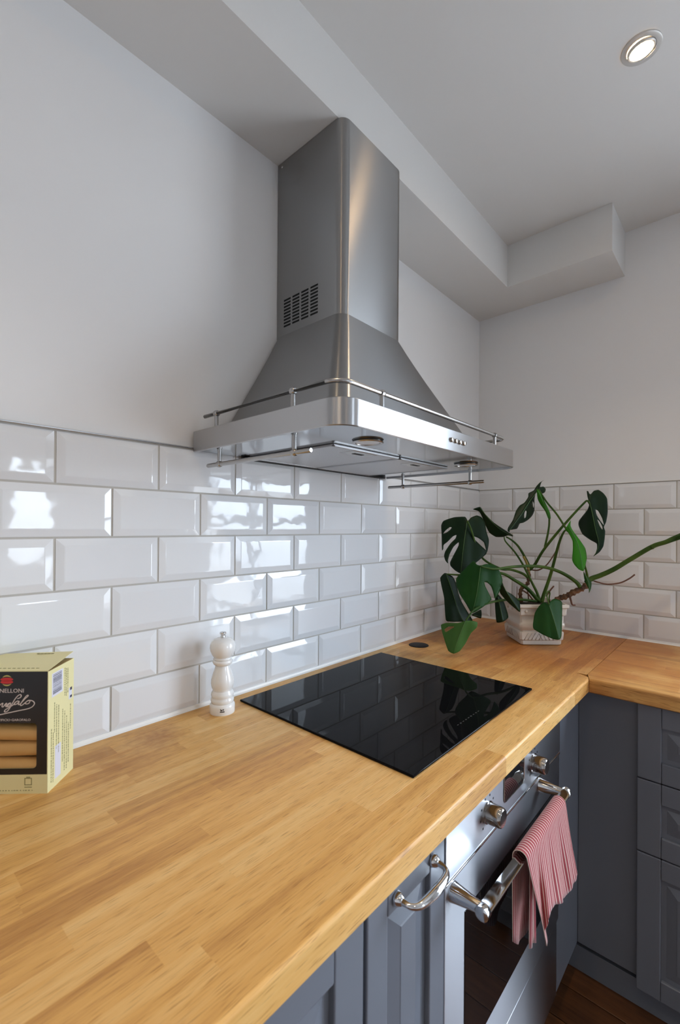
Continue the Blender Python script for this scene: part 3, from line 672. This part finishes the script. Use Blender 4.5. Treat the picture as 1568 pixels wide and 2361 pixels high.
sc1 = [(-260, 1560), (-180, 1500), (-120, 1440), (-80, 1440), (-110, 1520), (-60, 1530), (0, 1490), (40, 1450), (85, 1432), (70, 1475), (62, 1522), (95, 1528), (135, 1475), (165, 1440), (188, 1434), (170, 1475), (165, 1518), (205, 1518), (240, 1460), (275, 1430), (290, 1460), (262, 1510), (212, 1525), (196, 1500), (225, 1452), (275, 1424), (305, 1435)]
sc2 = [(480, 1305), (545, 1285), (580, 1245), (578, 1208), (545, 1196), (480, 1240), (405, 1335), (335, 1450), (272, 1560), (212, 1640), (160, 1668), (126, 1656), (152, 1608), (235, 1558), (315, 1508), (385, 1460), (430, 1405), (485, 1372), (525, 1388), (490, 1368), (432, 1398), (392, 1440), (405, 1468), (455, 1455), (515, 1400), (532, 1382), (510, 1438), (505, 1466), (545, 1458), (605, 1400), (685, 1312), (760, 1245), (772, 1216), (738, 1220), (682, 1280), (612, 1380), (570, 1450), (564, 1488), (605, 1486), (672, 1432), (760, 1362), (805, 1352), (820, 1382), (782, 1438), (722, 1450), (692, 1430), (722, 1390), (785, 1356), (855, 1356), (912, 1382), (944, 1430), (920, 1490), (850, 1548), (720, 1592), (500, 1636), (250, 1690), (0, 1744), (-300, 1800)]
sc0 = [(-300, 1300), (-340, 1240), (-420, 1260), (-500, 1380), (-500, 1500), (-420, 1530), (-330, 1470), (-310, 1420), (-300, 1500), (-340, 1620), (-420, 1680)]
strokes('brand_script', [[frz(*p) for p in l] for l in (sc0, sc1, sc2)], .00075, SILV)
def text(name, body, size, x_right, z, m, parent, y=YP, align='RIGHT', xf=None, ext=.0001, rot=(math.pi / 2, 0, 0), loc=None, sx=1.0):
    cu = bpy.data.curves.new(name, 'FONT'); cu.body = body; cu.size = size; cu.align_x = align; cu.extrude = ext; cu.resolution_u = 2
    to = bpy.data.objects.new(name, cu); COL.objects.link(to); bpy.context.view_layer.update()
    me = bpy.data.meshes.new_from_object(to); bpy.data.objects.remove(to); bpy.data.curves.remove(cu); me.materials.clear()
    o = place(name, me, m, parent); o.rotation_euler = rot; o.scale = (sx, 1, 1)
    o.location = Vector(loc if loc else (x_right, y, z)) - Vector(parent.location); return o
xr, zz = frz(662, 1142); text('product_name', 'CANNELLONI', .0092, xr, zz, SILV, ft, sx=1.02)
xr, zz = frz(838, 1912); text('maker_line', 'PASTIFICIO\u00b7GAROFALO', .0052, xr, zz, SILV, ft, sx=1.1)
def ell(zx, zy, rx, rz, m, nm, y):
    c = frz(zx, zy); bm = nb(); p = [(c[0] + rx * math.cos(2 * math.pi * k / 24), y, c[1] + rz * math.sin(2 * math.pi * k / 24)) for k in range(24)]
    loft(bm, [p, [(a, y - .0001, b) for a, b in [(q[0], q[2]) for q in p]]], cap0=True, cap1=True); o = obj(nm, bm, m, ft); o.location = Vector(o.location) - Vector(ft.location)
ell(190, 818, .0085, .0088, plain('gold_print', (.55, .45, .12), .4), 'emblem_border', YP + .0002); ell(190, 818, .0102, .0066, BLK, 'emblem_ground', YP + .0001)
ell(190, 785, .0100, .0029, REDP, 'emblem_red', YP); ell(190, 855, .0100, .0029, REDP, 'emblem_red', YP)
cx_, cz_ = fr(65, 1802); bm = nb(); s = .0058
for a, b, c, dd in ((-s, s, s - .0012, s), (-s, s, -s, -s + .0012), (-s, -s + .0012, -s, s), (s - .0012, s, -s, s), (-.003, .003, s, s + .002)): box(bm, cx_ + a, cx_ + b, -hd2 - .0003, -hd2 - .00002, cz_ + c, cz_ + dd)
box(bm, cx_ - s, cx_ + s, -hd2 - .0003, -hd2 - .00002, cz_ - .0095, cz_ - .0083)
xa, za = fr(75, 1822)
for i in range(26):
    w_ = random.uniform(.0012, .0036); box(bm, xa - .0045 * i - w_, xa - .0045 * i, -hd2 - .0003, -hd2 - .00002, za - .0006, za + .0006)
tag(obj('base_print', bm, INKY, fp), kind='stuff').location -= Vector(fp.location)
sp_ = [c for c in pb.children if c.name.startswith('side_panel')][0]
XS = hw + .00015
def sidebox(bm, y0, y1, z0, z1): box(bm, hw + .00002, XS, y0, y1, z0, z1)
bm = nb(); sidebox(bm, -.028, .004, .150, .189); obj('barcode_label', bm, WHP, sp_).location -= Vector(sp_.location)
bm = nb(); z = .154; 
while z < .186:
    t_ = random.choice([.0005, .0008, .0012]); box(bm, XS, XS + .0001, -.025, .000, z, z + t_); z += t_ + random.choice([.0006, .0009, .0013])
tag(obj('barcode', bm, NAVY, sp_), kind='stuff').location -= Vector(sp_.location)
bm = nb()
for k, (yc, za, zb_) in enumerate(((.010, .140, .188), (.0145, .138, .186), (.019, .142, .184), (-.020, .090, .138), (-.014, .06, .134), (-.008, .052, .128), (-.028, .012, .098), (-.023, .01, .09), (.004, .03, .118), (.010, .012, .112), (.016, .012, .10), (.022, .02, .09), (.028, .075, .118))):
    z = za
    while z < zb_: l_ = random.uniform(.001, .004); sidebox(bm, yc - .0011, yc + .0011, z, z + l_); z += l_ + random.uniform(.0006, .0016)
tag(obj('fine_print', bm, INKY, sp_), kind='stuff').location -= Vector(sp_.location)
bm = nb(); sidebox(bm, -.018, -.001, .012, .066); obj('white_sticker', bm, WHP, sp_).location -= Vector(sp_.location)
bm = nb(); sidebox(bm, .022, .032, .128, .148); obj('white_sticker', bm, WHP, sp_).location -= Vector(sp_.location)
bm = nb(); box(bm, XS, XS + .0001, .026, .032, .130, .134); box(bm, XS, XS + .0001, .026, .032, .143, .148); obj('sticker_print', bm, NAVY, sp_).location -= Vector(sp_.location)
bm = nb()
for i in range(12):
    x = hw - .020 - i * .0075; yy = -hd2 + .008; zl = BH + th + (yy + hd2) / BD * .0095
    box(bm, x - .0045, x, yy, yy + .0016, zl, zl + .0006)
for i in range(5):
    x = hw - .030 - i * .006; yy = hd2 - .010; zl = BH + th + (yy + hd2) / BD * .0102
    box(bm, x - .0045, x, yy, yy + .003, zl, zl + .0004)
tag(obj('lid_print', bm, INKY, lid), kind='stuff').location -= Vector(lid.location)
PASTA = plain('dried_pasta', (.62, .36, .12), .55)
for i, (z, tl, dy) in enumerate(((.0145, .03, .002), (.041, -.05, .0), (.067, .04, .001), (.0935, -.06, .0))):
    bm = nb(); n = 24; ro, ri, hl_ = .0122, .0108, .052
    lo = [[(x, r_ * math.cos(2 * math.pi * k / n), r_ * math.sin(2 * math.pi * k / n)) for k in range(n)] for x, r_ in ((-hl_, ri), (-hl_, ro), (hl_, ro), (hl_, ri), (-hl_, ri))]
    loft(bm, lo); bmesh.ops.remove_doubles(bm, verts=bm.verts[:], dist=1e-6); pt = obj('pasta_tube', bm, PASTA, None, autos=50)
    tag(pt, 'dried cannelloni tube lying inside the carton behind its clear window', 'pasta', 'cannelloni tubes in the carton')
    pt.location = rt + YH * (-.0235 + dy) + Vector((0, 0, z)); pt.rotation_euler = (0, -tl * .5, math.atan2(XH.y, XH.x))
# ------------------------------------------------------------------ potted plant
fh = Vector((F_.x, F_.y, 0)).normalized(); rh = Vector((fh.y, -fh.x, 0))          # pot stands square to this diagonal
pc = CAM + ray(1251, 1487) * 1.660; pc.z = T; pc = pc + fh * .082
pl = thing('potted_plant', 'Swiss cheese plant with split leaves in a square white relief pot', 'plant', pc)
CERA = plain('cream_ceramic', (.66, .61, .54), .32, bump=(160, .35, (1, 1, 1)))
def sq(h, z, ch=.006):
    p = [(-h, -h + ch), (-h, h - ch), (-h + ch, h), (h - ch, h), (h, h - ch), (h, -h + ch), (h - ch, -h), (-h + ch, -h)]
    return [pc + rh * a + fh * b + Vector((0, 0, z)) for a, b in p]
prof = [(.060, .0008), (.0674, 0.0005), (.073, .003), (.0745, .006), (.0752, .0175), (.0762, .0185), (.0795, .022), (.0800, .030), (.0815, .046), (.0805, .050), (.0765, .053), (.0765, .055), (.0806, .060), (.0838, .074), (.0835, .080), (.0806, .085), (.0806, .110), (.0868, .113), (.0880, .118), (.0875, .121), (.0882, .134), (.0885, .137), (.0925, .140), (.0945, .142), (.0945, .151), (.0930, .1525), (.0850, .1525), (.0840, .148), (.0830, .128)]
bm = nb(); loft(bm, [sq(h, z) for h, z in prof], cap0=True); pot = obj('pot', bm, CERA, pl, world=True, autos=38); pot['label'] = 'square cream ceramic pot with moulded bands'
for f0, f1 in ((-fh, rh), (-rh, fh), (fh, rh), (rh, fh)):
    for k in range(4):
        bm = nb(); bmesh.ops.create_icosphere(bm, subdivisions=2, radius=.0058)
        c = pc + f0 * .0878 + f1 * (-.063 + .042 * k) + Vector((0, 0, .1275))
        for v in bm.verts: v.co = c + v.co
        obj('relief_boss', bm, CERA, pot, world=True, smooth=True)
    for k in range(10):
        bm = nb(); a = pc + f0 * .0790 + f1 * (-.066 + .0135 * k) + Vector((0, 0, .0205)); b = a + f1 * (.014 if k < 5 else -.014) + f0 * .0022 + Vector((0, 0, .026))
        tube(bm, [a, b], .0016, 5); obj('relief_line', bm, CERA, pot, world=True, smooth=True)
SOIL = plain('dark_soil', (.025, .016, .010), .95, bump=(120, 1.0, (1, 1, 1)))
bm = nb(); g = 9
V = [[bm.verts.new(pc + rh * (-.083 + .166 * i / g) + fh * (-.083 + .166 * j / g) + Vector((0, 0, .136 + random.uniform(-.004, .004)))) for j in range(g + 1)] for i in range(g + 1)]
for i in range(g):
    for j in range(g): bm.faces.new((V[i][j], V[i + 1][j], V[i + 1][j + 1], V[i][j + 1]))
obj('soil', bm, SOIL, pl, world=True, smooth=True)
def leafmat(name, c0, c1, tr=.0):
    m, n, b = newmat(name); b.inputs['Roughness'].default_value = .42; b.inputs['Specular IOR Level'].default_value = .16
    noise_col(m, 9, (1, 1, 1), c0, c1, .3, .7)
    if tr:
        b.inputs['Subsurface Weight'].default_value = 0
        tb = n.nodes.new('ShaderNodeBsdfTranslucent'); tb.inputs[0].default_value = (*[x * 1.6 for x in c1], 1); mx = n.nodes.new('ShaderNodeMixShader'); mx.inputs[0].default_value = tr
        out = n.nodes['Material Output']; n.links.new(b.outputs[0], mx.inputs[1]); n.links.new(tb.outputs[0], mx.inputs[2]); n.links.new(mx.outputs[0], out.inputs[0])
    return m
LF_D = leafmat('dark_leaf', (.004, .015, .006), (.008, .026, .008), .05)
LF_M = leafmat('mid_leaf', (.010, .055, .010), (.018, .075, .012), .15)
LF_L = leafmat('young_leaf', (.060, .150, .030), (.085, .200, .045), .30)
LF_B = leafmat('bright_new_leaf', (.035, .20, .012), (.055, .27, .018), .30)
RIB = plain('leaf_rib', (.075, .16, .035), .4)
STEM = plain('green_stem', (.045, .105, .022), .45, spec=.15); noise_col(STEM, 14, (1, 1, 1), (.022, .060, .010), (.065, .115, .018))
STEMY = plain('yellow_stem', (.30, .22, .045), .45)
BARK = plain('brown_stem', (.10, .05, .022), .8, bump=(90, 1, (1, 1, 1))); noise_col(BARK, 60, (1, 1, 1), (.045, .022, .012), (.22, .10, .04))
ROOT = plain('brown_root', (.13, .050, .026), .7)
def zp(x, y): return (880 + x * .438776, 1080 + y * .438776)
def inside(p, poly):
    c = False; n = len(poly)
    for i in range(n):
        (x0, y0), (x1, y1) = poly[i], poly[(i + 1) % n]
        if (y0 > p[1]) != (y1 > p[1]) and p[0] < (x1 - x0) * (p[1] - y0) / (y1 - y0) + x0: c = not c
    return c
def segd(p, pts):
    best = 1e9
    for a, b in zip(pts[:-1], pts[1:]):
        a, b, q = Vector(a), Vector(b), Vector(p); t = max(0, min(1, (q - a).dot(b - a) / max(1e-9, (b - a).length_squared))); best = min(best, (q - (a + (b - a) * t)).length)
    return best
def rounded(poly, n=3):
    """soften a traced outline with a closed spline that keeps its corners"""
    out = []; N = len(poly)
    for i in range(N):
        p0, p1, p2, p3 = [Vector(poly[(i + k) % N]) for k in (-1, 0, 1, 2)]
        for k in range(n):
            t = k / n; c = .5 * ((2 * p1) + (p2 - p0) * t + (2 * p0 - 5 * p1 + 4 * p2 - p3) * t * t + (3 * p1 - p0 - 3 * p2 + p3) * t ** 3)
            l = p1.lerp(p2, t); out.append(tuple(c.lerp(l, .45)))
    return out
def leaf(outline, rib, d0, gx=0, gy=0, fold=.0003, bend=0.0, m=None, holes=(), label=None):
    """outline, rib and holes in plant-picture units; d0 depth of the leaf's middle, gx gy its slant, fold how far the halves bend back"""
    O2 = rounded([zp(*p) for p in outline]); H2 = [rounded([zp(*p) for p in h]) for h in holes]; R2 = [zp(*p) for p in rib]
    cx = sum(p[0] for p in O2) / len(O2); cy = sum(p[1] for p in O2) / len(O2)
    pts = [Vector(p) for p in O2]; edges = [(i, (i + 1) % len(O2)) for i in range(len(O2))]
    for h in H2:
        k = len(pts); pts += [Vector(p) for p in h]; edges += [(k + i, k + (i + 1) % len(h)) for i in range(len(h))]
    x0, x1 = min(p[0] for p in O2), max(p[0] for p in O2); y0, y1 = min(p[1] for p in O2), max(p[1] for p in O2)
    step = max(3.2, (x1 - x0) / 24); y = y0 + step / 2; row = 0
    while y < y1:
        x = x0 + (row % 2) * step / 2
        while x < x1:
            if inside((x, y), O2) and not any(inside((x, y), h) for h in H2) and min(segd((x, y), list(O2) + [O2[0]]), *[segd((x, y), h + [h[0]]) for h in H2], 99) > step * .45: pts.append(Vector((x, y)))
            x += step
        y += step * .87; row += 1
    vs, es, fs, *_ = delaunay_2d_cdt(pts, edges, [], 0, 1e-4)
    def dep(p):
        s = segd(p, R2); tl = (p[1] - cy)
        return d0 + gx * (p[0] - cx) + gy * tl + fold * s + bend * s * s * .01 + .0018 * math.sin(p[0] * .16 + d0 * 50) * min(1, s / 14)
    bm = nb(); bv = [bm.verts.new(at(p[0], p[1], dep(p))) for p in vs]
    for f in fs:
        c = sum((Vector(vs[i]) for i in f), Vector((0, 0))) / 3
        if inside(c, O2) and not any(inside(c, h) for h in H2):
            try: bm.faces.new([bv[i] for i in f])
            except ValueError: pass
    bmesh.ops.delete(bm, geom=[v for v in bm.verts if not v.link_faces], context='VERTS')
    o = obj('leaf', bm, m, pl, world=True, smooth=True)
    if label: o['label'] = label
    so = o.modifiers.new('thickness', 'SOLIDIFY'); so.thickness = .0007; so.offset = 0
    rp = smoothpath([at(p[0], p[1], dep(p) - .0006) for p in R2], 4); n = len(rp); bm = nb()
    tube(bm, rp, [.0011 * (1 - .75 * i / n) for i in range(n)], 6); obj('midrib', bm, RIB, o, world=True, smooth=True)
    return o
A = [(450, 272), (438, 254), (380, 257), (326, 275), (313, 300), (315, 345), (316, 400), (318, 432), (324, 422), (326, 402), (346, 386), (375, 357), (393, 350), (388, 368), (362, 394), (335, 434), (328, 460), (335, 485), (349, 500), (349, 480), (358, 450), (378, 412), (404, 388), (404, 406), (382, 448), (360, 492), (362, 512), (385, 536), (415, 552), (440, 532), (490, 500), (548, 452), (550, 432), (518, 402), (480, 364), (482, 356), (510, 367), (538, 390), (553, 442), (562, 402), (563, 372), (550, 330), (543, 285), (525, 257), (500, 247), (470, 258), (456, 274)]
leaf(A, [(450, 276), (440, 340), (428, 430), (416, 548)], 1.70, -.0002, -.0006, .0005, 0, LF_D, [[(324, 343), (335, 327), (358, 309), (368, 310), (360, 322), (342, 336)]], 'large dark split leaf')
leaf([(480, 215), (500, 206), (520, 203), (545, 240), (590, 285), (650, 325), (688, 350), (688, 358), (665, 352), (640, 360), (600, 360), (565, 337), (545, 297), (530, 260), (512, 226)], [(518, 206), (560, 260), (620, 318), (684, 354)], 1.76, .0008, .0004, .0012, 0, LF_D)
leaf([(855, 60), (840, 72), (832, 97), (850, 95), (862, 108), (858, 125), (842, 133), (812, 126), (803, 160), (803, 220), (790, 250), (770, 270), (745, 285), (725, 290), (712, 316), (690, 321), (674, 324), (672, 336), (662, 328), (665, 310), (690, 270), (705, 225), (725, 195), (750, 180), (770, 150), (772, 130), (800, 115), (812, 95), (830, 75)], [(828, 108), (780, 170), (735, 240), (670, 328)], 1.75, .0006, -.0002, .0012, 0, LF_D, [[(755, 222), (762, 226), (758, 256), (750, 262), (749, 242)], [(794, 172), (801, 186), (800, 208), (795, 198)]], 'dark leaf hanging from the tallest stalk')
leaf([(1078, 120), (1086, 120), (1092, 133), (1100, 135), (1115, 118), (1140, 113), (1165, 130), (1185, 160), (1188, 230), (1180, 280), (1168, 308), (1175, 330), (1172, 370), (1165, 410), (1145, 440), (1112, 463), (1124, 445), (1132, 420), (1130, 395), (1095, 375), (1055, 345), (1035, 300), (1037, 275), (1060, 245), (1080, 220), (1090, 195), (1088, 172), (1082, 150)], [(1090, 165), (1106, 230), (1124, 320), (1142, 400), (1118, 458)], 1.66, -.0010, -.0002, .0010, 0, LF_D, [[(1124, 216), (1138, 224), (1158, 260), (1168, 298), (1150, 277), (1130, 245)], [(1133, 268), (1146, 280), (1160, 306), (1160, 322), (1146, 302)]], 'dark split leaf on a long stalk')
leaf([(993, 273), (992, 300), (1003, 325), (1040, 375), (1070, 420), (1078, 470), (1068, 520), (1060, 540), (1035, 530), (1012, 505), (1001, 480), (1005, 420), (1003, 380), (985, 345), (966, 320), (976, 300)], [(982, 305), (1020, 370), (1045, 450), (1060, 538)], 1.62, .0010, -.0003, .0014, 0, LF_B, (), 'bright green new leaf')
leaf([(483, 485), (500, 505), (520, 510), (550, 502), (590, 508), (620, 540), (635, 585), (630, 620), (610, 665), (595, 684), (586, 650), (575, 620), (556, 601), (540, 598), (545, 620), (565, 660), (577, 690), (530, 730), (475, 762), (445, 715), (410, 660), (392, 610), (392, 578), (420, 545), (450, 515)], [(520, 512), (512, 580), (500, 660), (478, 758)], 1.58, -.0002, -.0005, .0006, 0, LF_M, (), 'mid green leaf with one deep split')
leaf([(330, 550), (308, 575), (315, 620), (328, 680), (335, 780), (345, 804), (440, 806), (478, 800), (462, 770), (440, 735), (420, 700), (405, 660), (390, 600), (375, 570), (350, 555)], [(340, 556), (372, 650), (400, 740), (430, 804)], 1.66, .0006, -.0003, .0006, 0, LF_D)
leaf([(312, 822), (340, 812), (400, 812), (440, 802), (470, 800), (503, 808), (500, 835), (470, 865), (440, 920), (410, 960), (378, 974), (350, 958), (330, 900), (318, 860)], [(442, 800), (420, 850), (395, 915), (379, 972)], 1.505, -.0002, -.0002, .0005, 0, LF_L, [[(330, 846), (352, 831), (382, 832), (364, 844), (338, 860)]], 'yellowish green leaf drooping to the worktop')
leaf([(875, 713), (855, 703), (830, 720), (805, 760), (795, 820), (800, 845), (850, 875), (905, 898), (935, 900), (945, 880), (948, 800), (948, 705), (930, 690), (905, 685), (886, 700), (880, 715)], [(879, 714), (900, 780), (918, 840), (932, 896)], 1.60, .0003, -.0006, .0008, 0, LF_M, (), 'mid green leaf hanging in front of the pot')
leaf([(595, 690), (610, 660), (640, 695), (662, 760), (665, 785), (640, 805), (605, 810), (598, 760)], [(612, 680), (625, 740), (636, 800)], 1.64, .0004, -.0003, .0012, 0, LF_D)
leaf([(635, 600), (650, 640), (690, 665), (725, 700), (727, 755), (700, 735), (660, 700), (625, 660), (620, 640)], [(634, 606), (670, 670), (724, 748)], 1.60, .0004, 0, .0012, 0, LF_D)
leaf([(470, 770), (500, 752), (522, 742), (526, 765), (522, 788), (500, 782)], [(475, 768), (522, 780)], 1.68, 0, 0, .001, 0, LF_D)
leaf([(1060, 540), (1070, 555), (1090, 580), (1103, 600), (1100, 630), (1090, 655), (1089, 636), (1076, 610), (1065, 580)], [(1062, 545), (1085, 595), (1092, 648)], 1.61, .0006, 0, .001, 0, LF_M)
leaf([(815, 108), (828, 118), (850, 160), (870, 200), (885, 235), (888, 265), (875, 263), (860, 225), (835, 190), (820, 160)], [(820, 114), (848, 175), (880, 260)], 1.735, 0, 0, .002, 0, LF_B)
def stem(pts, r, m=STEM, name='stem', n=6):
    P = smoothpath([at(*zp(x, y), d) for x, y, d in pts], n); k = len(P)
    rs = [r[0] + (r[1] - r[0]) * i / (k - 1) for i in range(k)]
    if m is BARK: rs = [q * (1 + .22 * math.sin(i * 1.9) + random.uniform(-.1, .1)) for i, q in enumerate(rs)]
    bm = nb(); tube(bm, P, rs, 10); return obj(name, bm, m, pl, world=True, smooth=True)
DP = 1.735
stem([(835, 705, DP), (815, 650, DP), (790, 600, 1.73), (745, 510, 1.73), (700, 440, 1.74), (652, 385, 1.75), (644, 360, 1.755)], (.0055, .0022))
stem([(782, 535, 1.78), (765, 490, 1.78), (722, 415, 1.77), (685, 378, 1.765), (655, 360, 1.76)], (.0055, .0030))
stem([(773, 545, 1.779), (771, 525, 1.779), (760, 490, 1.779), (745, 462, 1.774)], (.0060, .0045), STEMY)
stem([(770, 530, 1.78), (774, 575, 1.78), (764, 610, 1.78), (738, 628, 1.78), (728, 660, 1.775), (735, 705, 1.77)], (.0065, .0075), BARK)
stem([(775, 535, 1.78), (805, 505, 1.77), (850, 430, 1.74), (930, 330, 1.71), (1000, 250, 1.69), (1060, 186, 1.68), (1080, 170, 1.675), (1092, 185, 1.67)], (.0062, .0030))
stem([(856, 420, 1.742), (872, 350, 1.74), (880, 300, 1.74), (881, 262, 1.737)], (.0042, .0032))
stem([(978, 330, 1.66), (965, 310, 1.67), (920, 240, 1.70), (870, 180, 1.73), (838, 132, 1.745), (826, 110, 1.747)], (.0040, .0030))
stem([(840, 705, DP), (855, 655, 1.73), (890, 550, 1.71), (930, 400, 1.68), (955, 338, 1.665), (975, 318, 1.655)], (.0075, .0028))
stem([(1045, 628, 1.70), (1020, 595, 1.70), (950, 550, 1.69), (870, 522, 1.68), (780, 513, 1.66), (680, 518, 1.63), (600, 528, 1.60), (540, 520, 1.585), (520, 512, 1.58)], (.0075, .0030))
stem([(770, 575, 1.78), (740, 552, 1.76), (680, 532, 1.72), (620, 525, 1.70), (520, 460, 1.71), (470, 320, 1.71), (450, 276, 1.705)], (.0055, .0030))
stem([(828, 700, DP), (770, 635, 1.72), (700, 588, 1.69), (632, 552, 1.67), (560, 560, 1.665), (420, 560, 1.67), (345, 556, 1.67)], (.0075, .0028))
stem([(820, 700, DP), (740, 690, 1.70), (640, 692, 1.64), (560, 708, 1.60), (490, 740, 1.54), (460, 775, 1.515), (442, 800, 1.508)], (.0052, .0026))
stem([(890, 718, 1.66), (880, 690, 1.64), (884, 655, 1.63), (876, 645, 1.625), (868, 665, 1.61), (879, 714, 1.602)], (.0024, .0022))
stem([(1085, 610, 1.70), (1080, 560, 1.67), (1066, 505, 1.65)], (.0048, .0030))
stem([(905, 705, DP), (935, 682, 1.73), (970, 672, 1.72), (1010, 650, 1.71), (1050, 632, 1.70), (1085, 608, 1.70)], (.0105, .0100), BARK)
stem([(1075, 600, 1.70), (1105, 578, 1.70), (1150, 562, 1.69), (1220, 530, 1.67), (1300, 482, 1.65), (1420, 412, 1.62), (1490, 388, 1.60), (1568, 362, 1.58), (1700, 320, 1.48), (1780, 300, 1.42)], (.0095, .0068))
stem([(1415, 418, 1.618), (1440, 402, 1.612), (1490, 386, 1.598), (1530, 366, 1.59), (1600, 335, 1.575)], (.0082, .0050))
# the leaf at the end of the long runner, outside the picture
leaf([(1770, 300), (1800, 250), (1860, 230), (1930, 260), (1960, 330), (1940, 420), (1880, 480), (1820, 460), (1780, 390)], [(1776, 305), (1840, 370), (1890, 470)], 1.38, 0, -.0004, .0005, 0, LF_D)
stem([(1110, 590, 1.70), (1180, 608, 1.69), (1250, 602, 1.68), (1300, 580, 1.68), (1330, 558, 1.68)], (.0026, .0028), ROOT, 'aerial_root')
stem([(775, 530, 1.78), (820, 535, 1.78), (862, 512, 1.77), (895, 470, 1.77), (922, 424, 1.77)], (.0028, .0022), ROOT, 'aerial_root')
stem([(865, 672, 1.74), (885, 642, 1.74), (905, 618, 1.74)], (.0034, .0026), ROOT, 'aerial_root')
stem([(988, 668, 1.715), (995, 695, 1.70), (1002, 716, 1.70), (1018, 718, 1.70)], (.0042, .0024), ROOT, 'aerial_root')
stem([(710, 700, 1.77), (712, 650, 1.77), (711, 620, 1.77)], (.0014, .0010), ROOT, 'aerial_root')
stem([(740, 640, 1.775), (772, 662, 1.77), (795, 692, 1.76)], (.0032, .0028), ROOT, 'aerial_root')
stem([(760, 625, 1.775), (768, 650, 1.77), (772, 690, 1.765)], (.0026, .0022), ROOT, 'aerial_root')
# ------------------------------------------------------------------ recessed downlights
NICK = plain('satin_white_bezel', (.60, .59, .57), .35, .3)
def downlight(x, y, label):
    r = thing('downlight', label, 'ceiling light', (x, y, CEIL), 0, 'recessed ceiling downlights')
    bm = nb(); n = 40
    lo = [[(rr_ * math.cos(2 * math.pi * k / n), rr_ * math.sin(2 * math.pi * k / n), z) for k in range(n)] for rr_, z in ((.043, -.0002), (.0425, -.0025), (.040, -.0035), (.031, -.0035), (.030, -.0010))]
    loft(bm, lo); obj('bezel', bm, NICK, r, autos=40)
    bm = nb(); lo = [[(rr_ * math.cos(2 * math.pi * k / n), rr_ * math.sin(2 * math.pi * k / n), z) for k in range(n)] for rr_, z in ((.0295, -.0010), (.0300, -.0065), (.0280, -.0080), (.0250, -.0075), (.0245, -.002))]
    loft(bm, lo); g = obj('gimbal_ring', bm, NICK, r, autos=40); g.rotation_euler = (.14, -.10, 0)
    bm = nb(); lathe(bm, [(.0240, -.0008), (.0240, -.0035), (.018, -.0050), (.008, -.0056)], (0, 0, 0), 32); b = obj('lamp', bm, BULB, r, smooth=True)
    l = bpy.data.lights.new('downlight_beam', 'SPOT'); l.energy = 13; l.color = (1, .80, .55); l.spot_size = math.radians(110); l.spot_blend = .8; l.shadow_soft_size = .024
    lo_ = bpy.data.objects.new('downlight_beam', l); COL.objects.link(lo_); lo_.parent = r; lo_.location = (0, 0, -.012)
DL = [(.772, -.778, 'lit recessed downlight over the inner corner beside the end wall bulkhead'), (.772, -2.05, 'second downlight from the end wall in the row along the worktop'), (.772, -3.3, 'third downlight from the end wall in the row along the worktop'),
      (1.95, -2.05, 'nearest downlight to the garden doors in mid-room'), (1.95, -3.3, 'farthest downlight from the garden doors in mid-room')]
for x, y, l in DL: downlight(x, y, l)
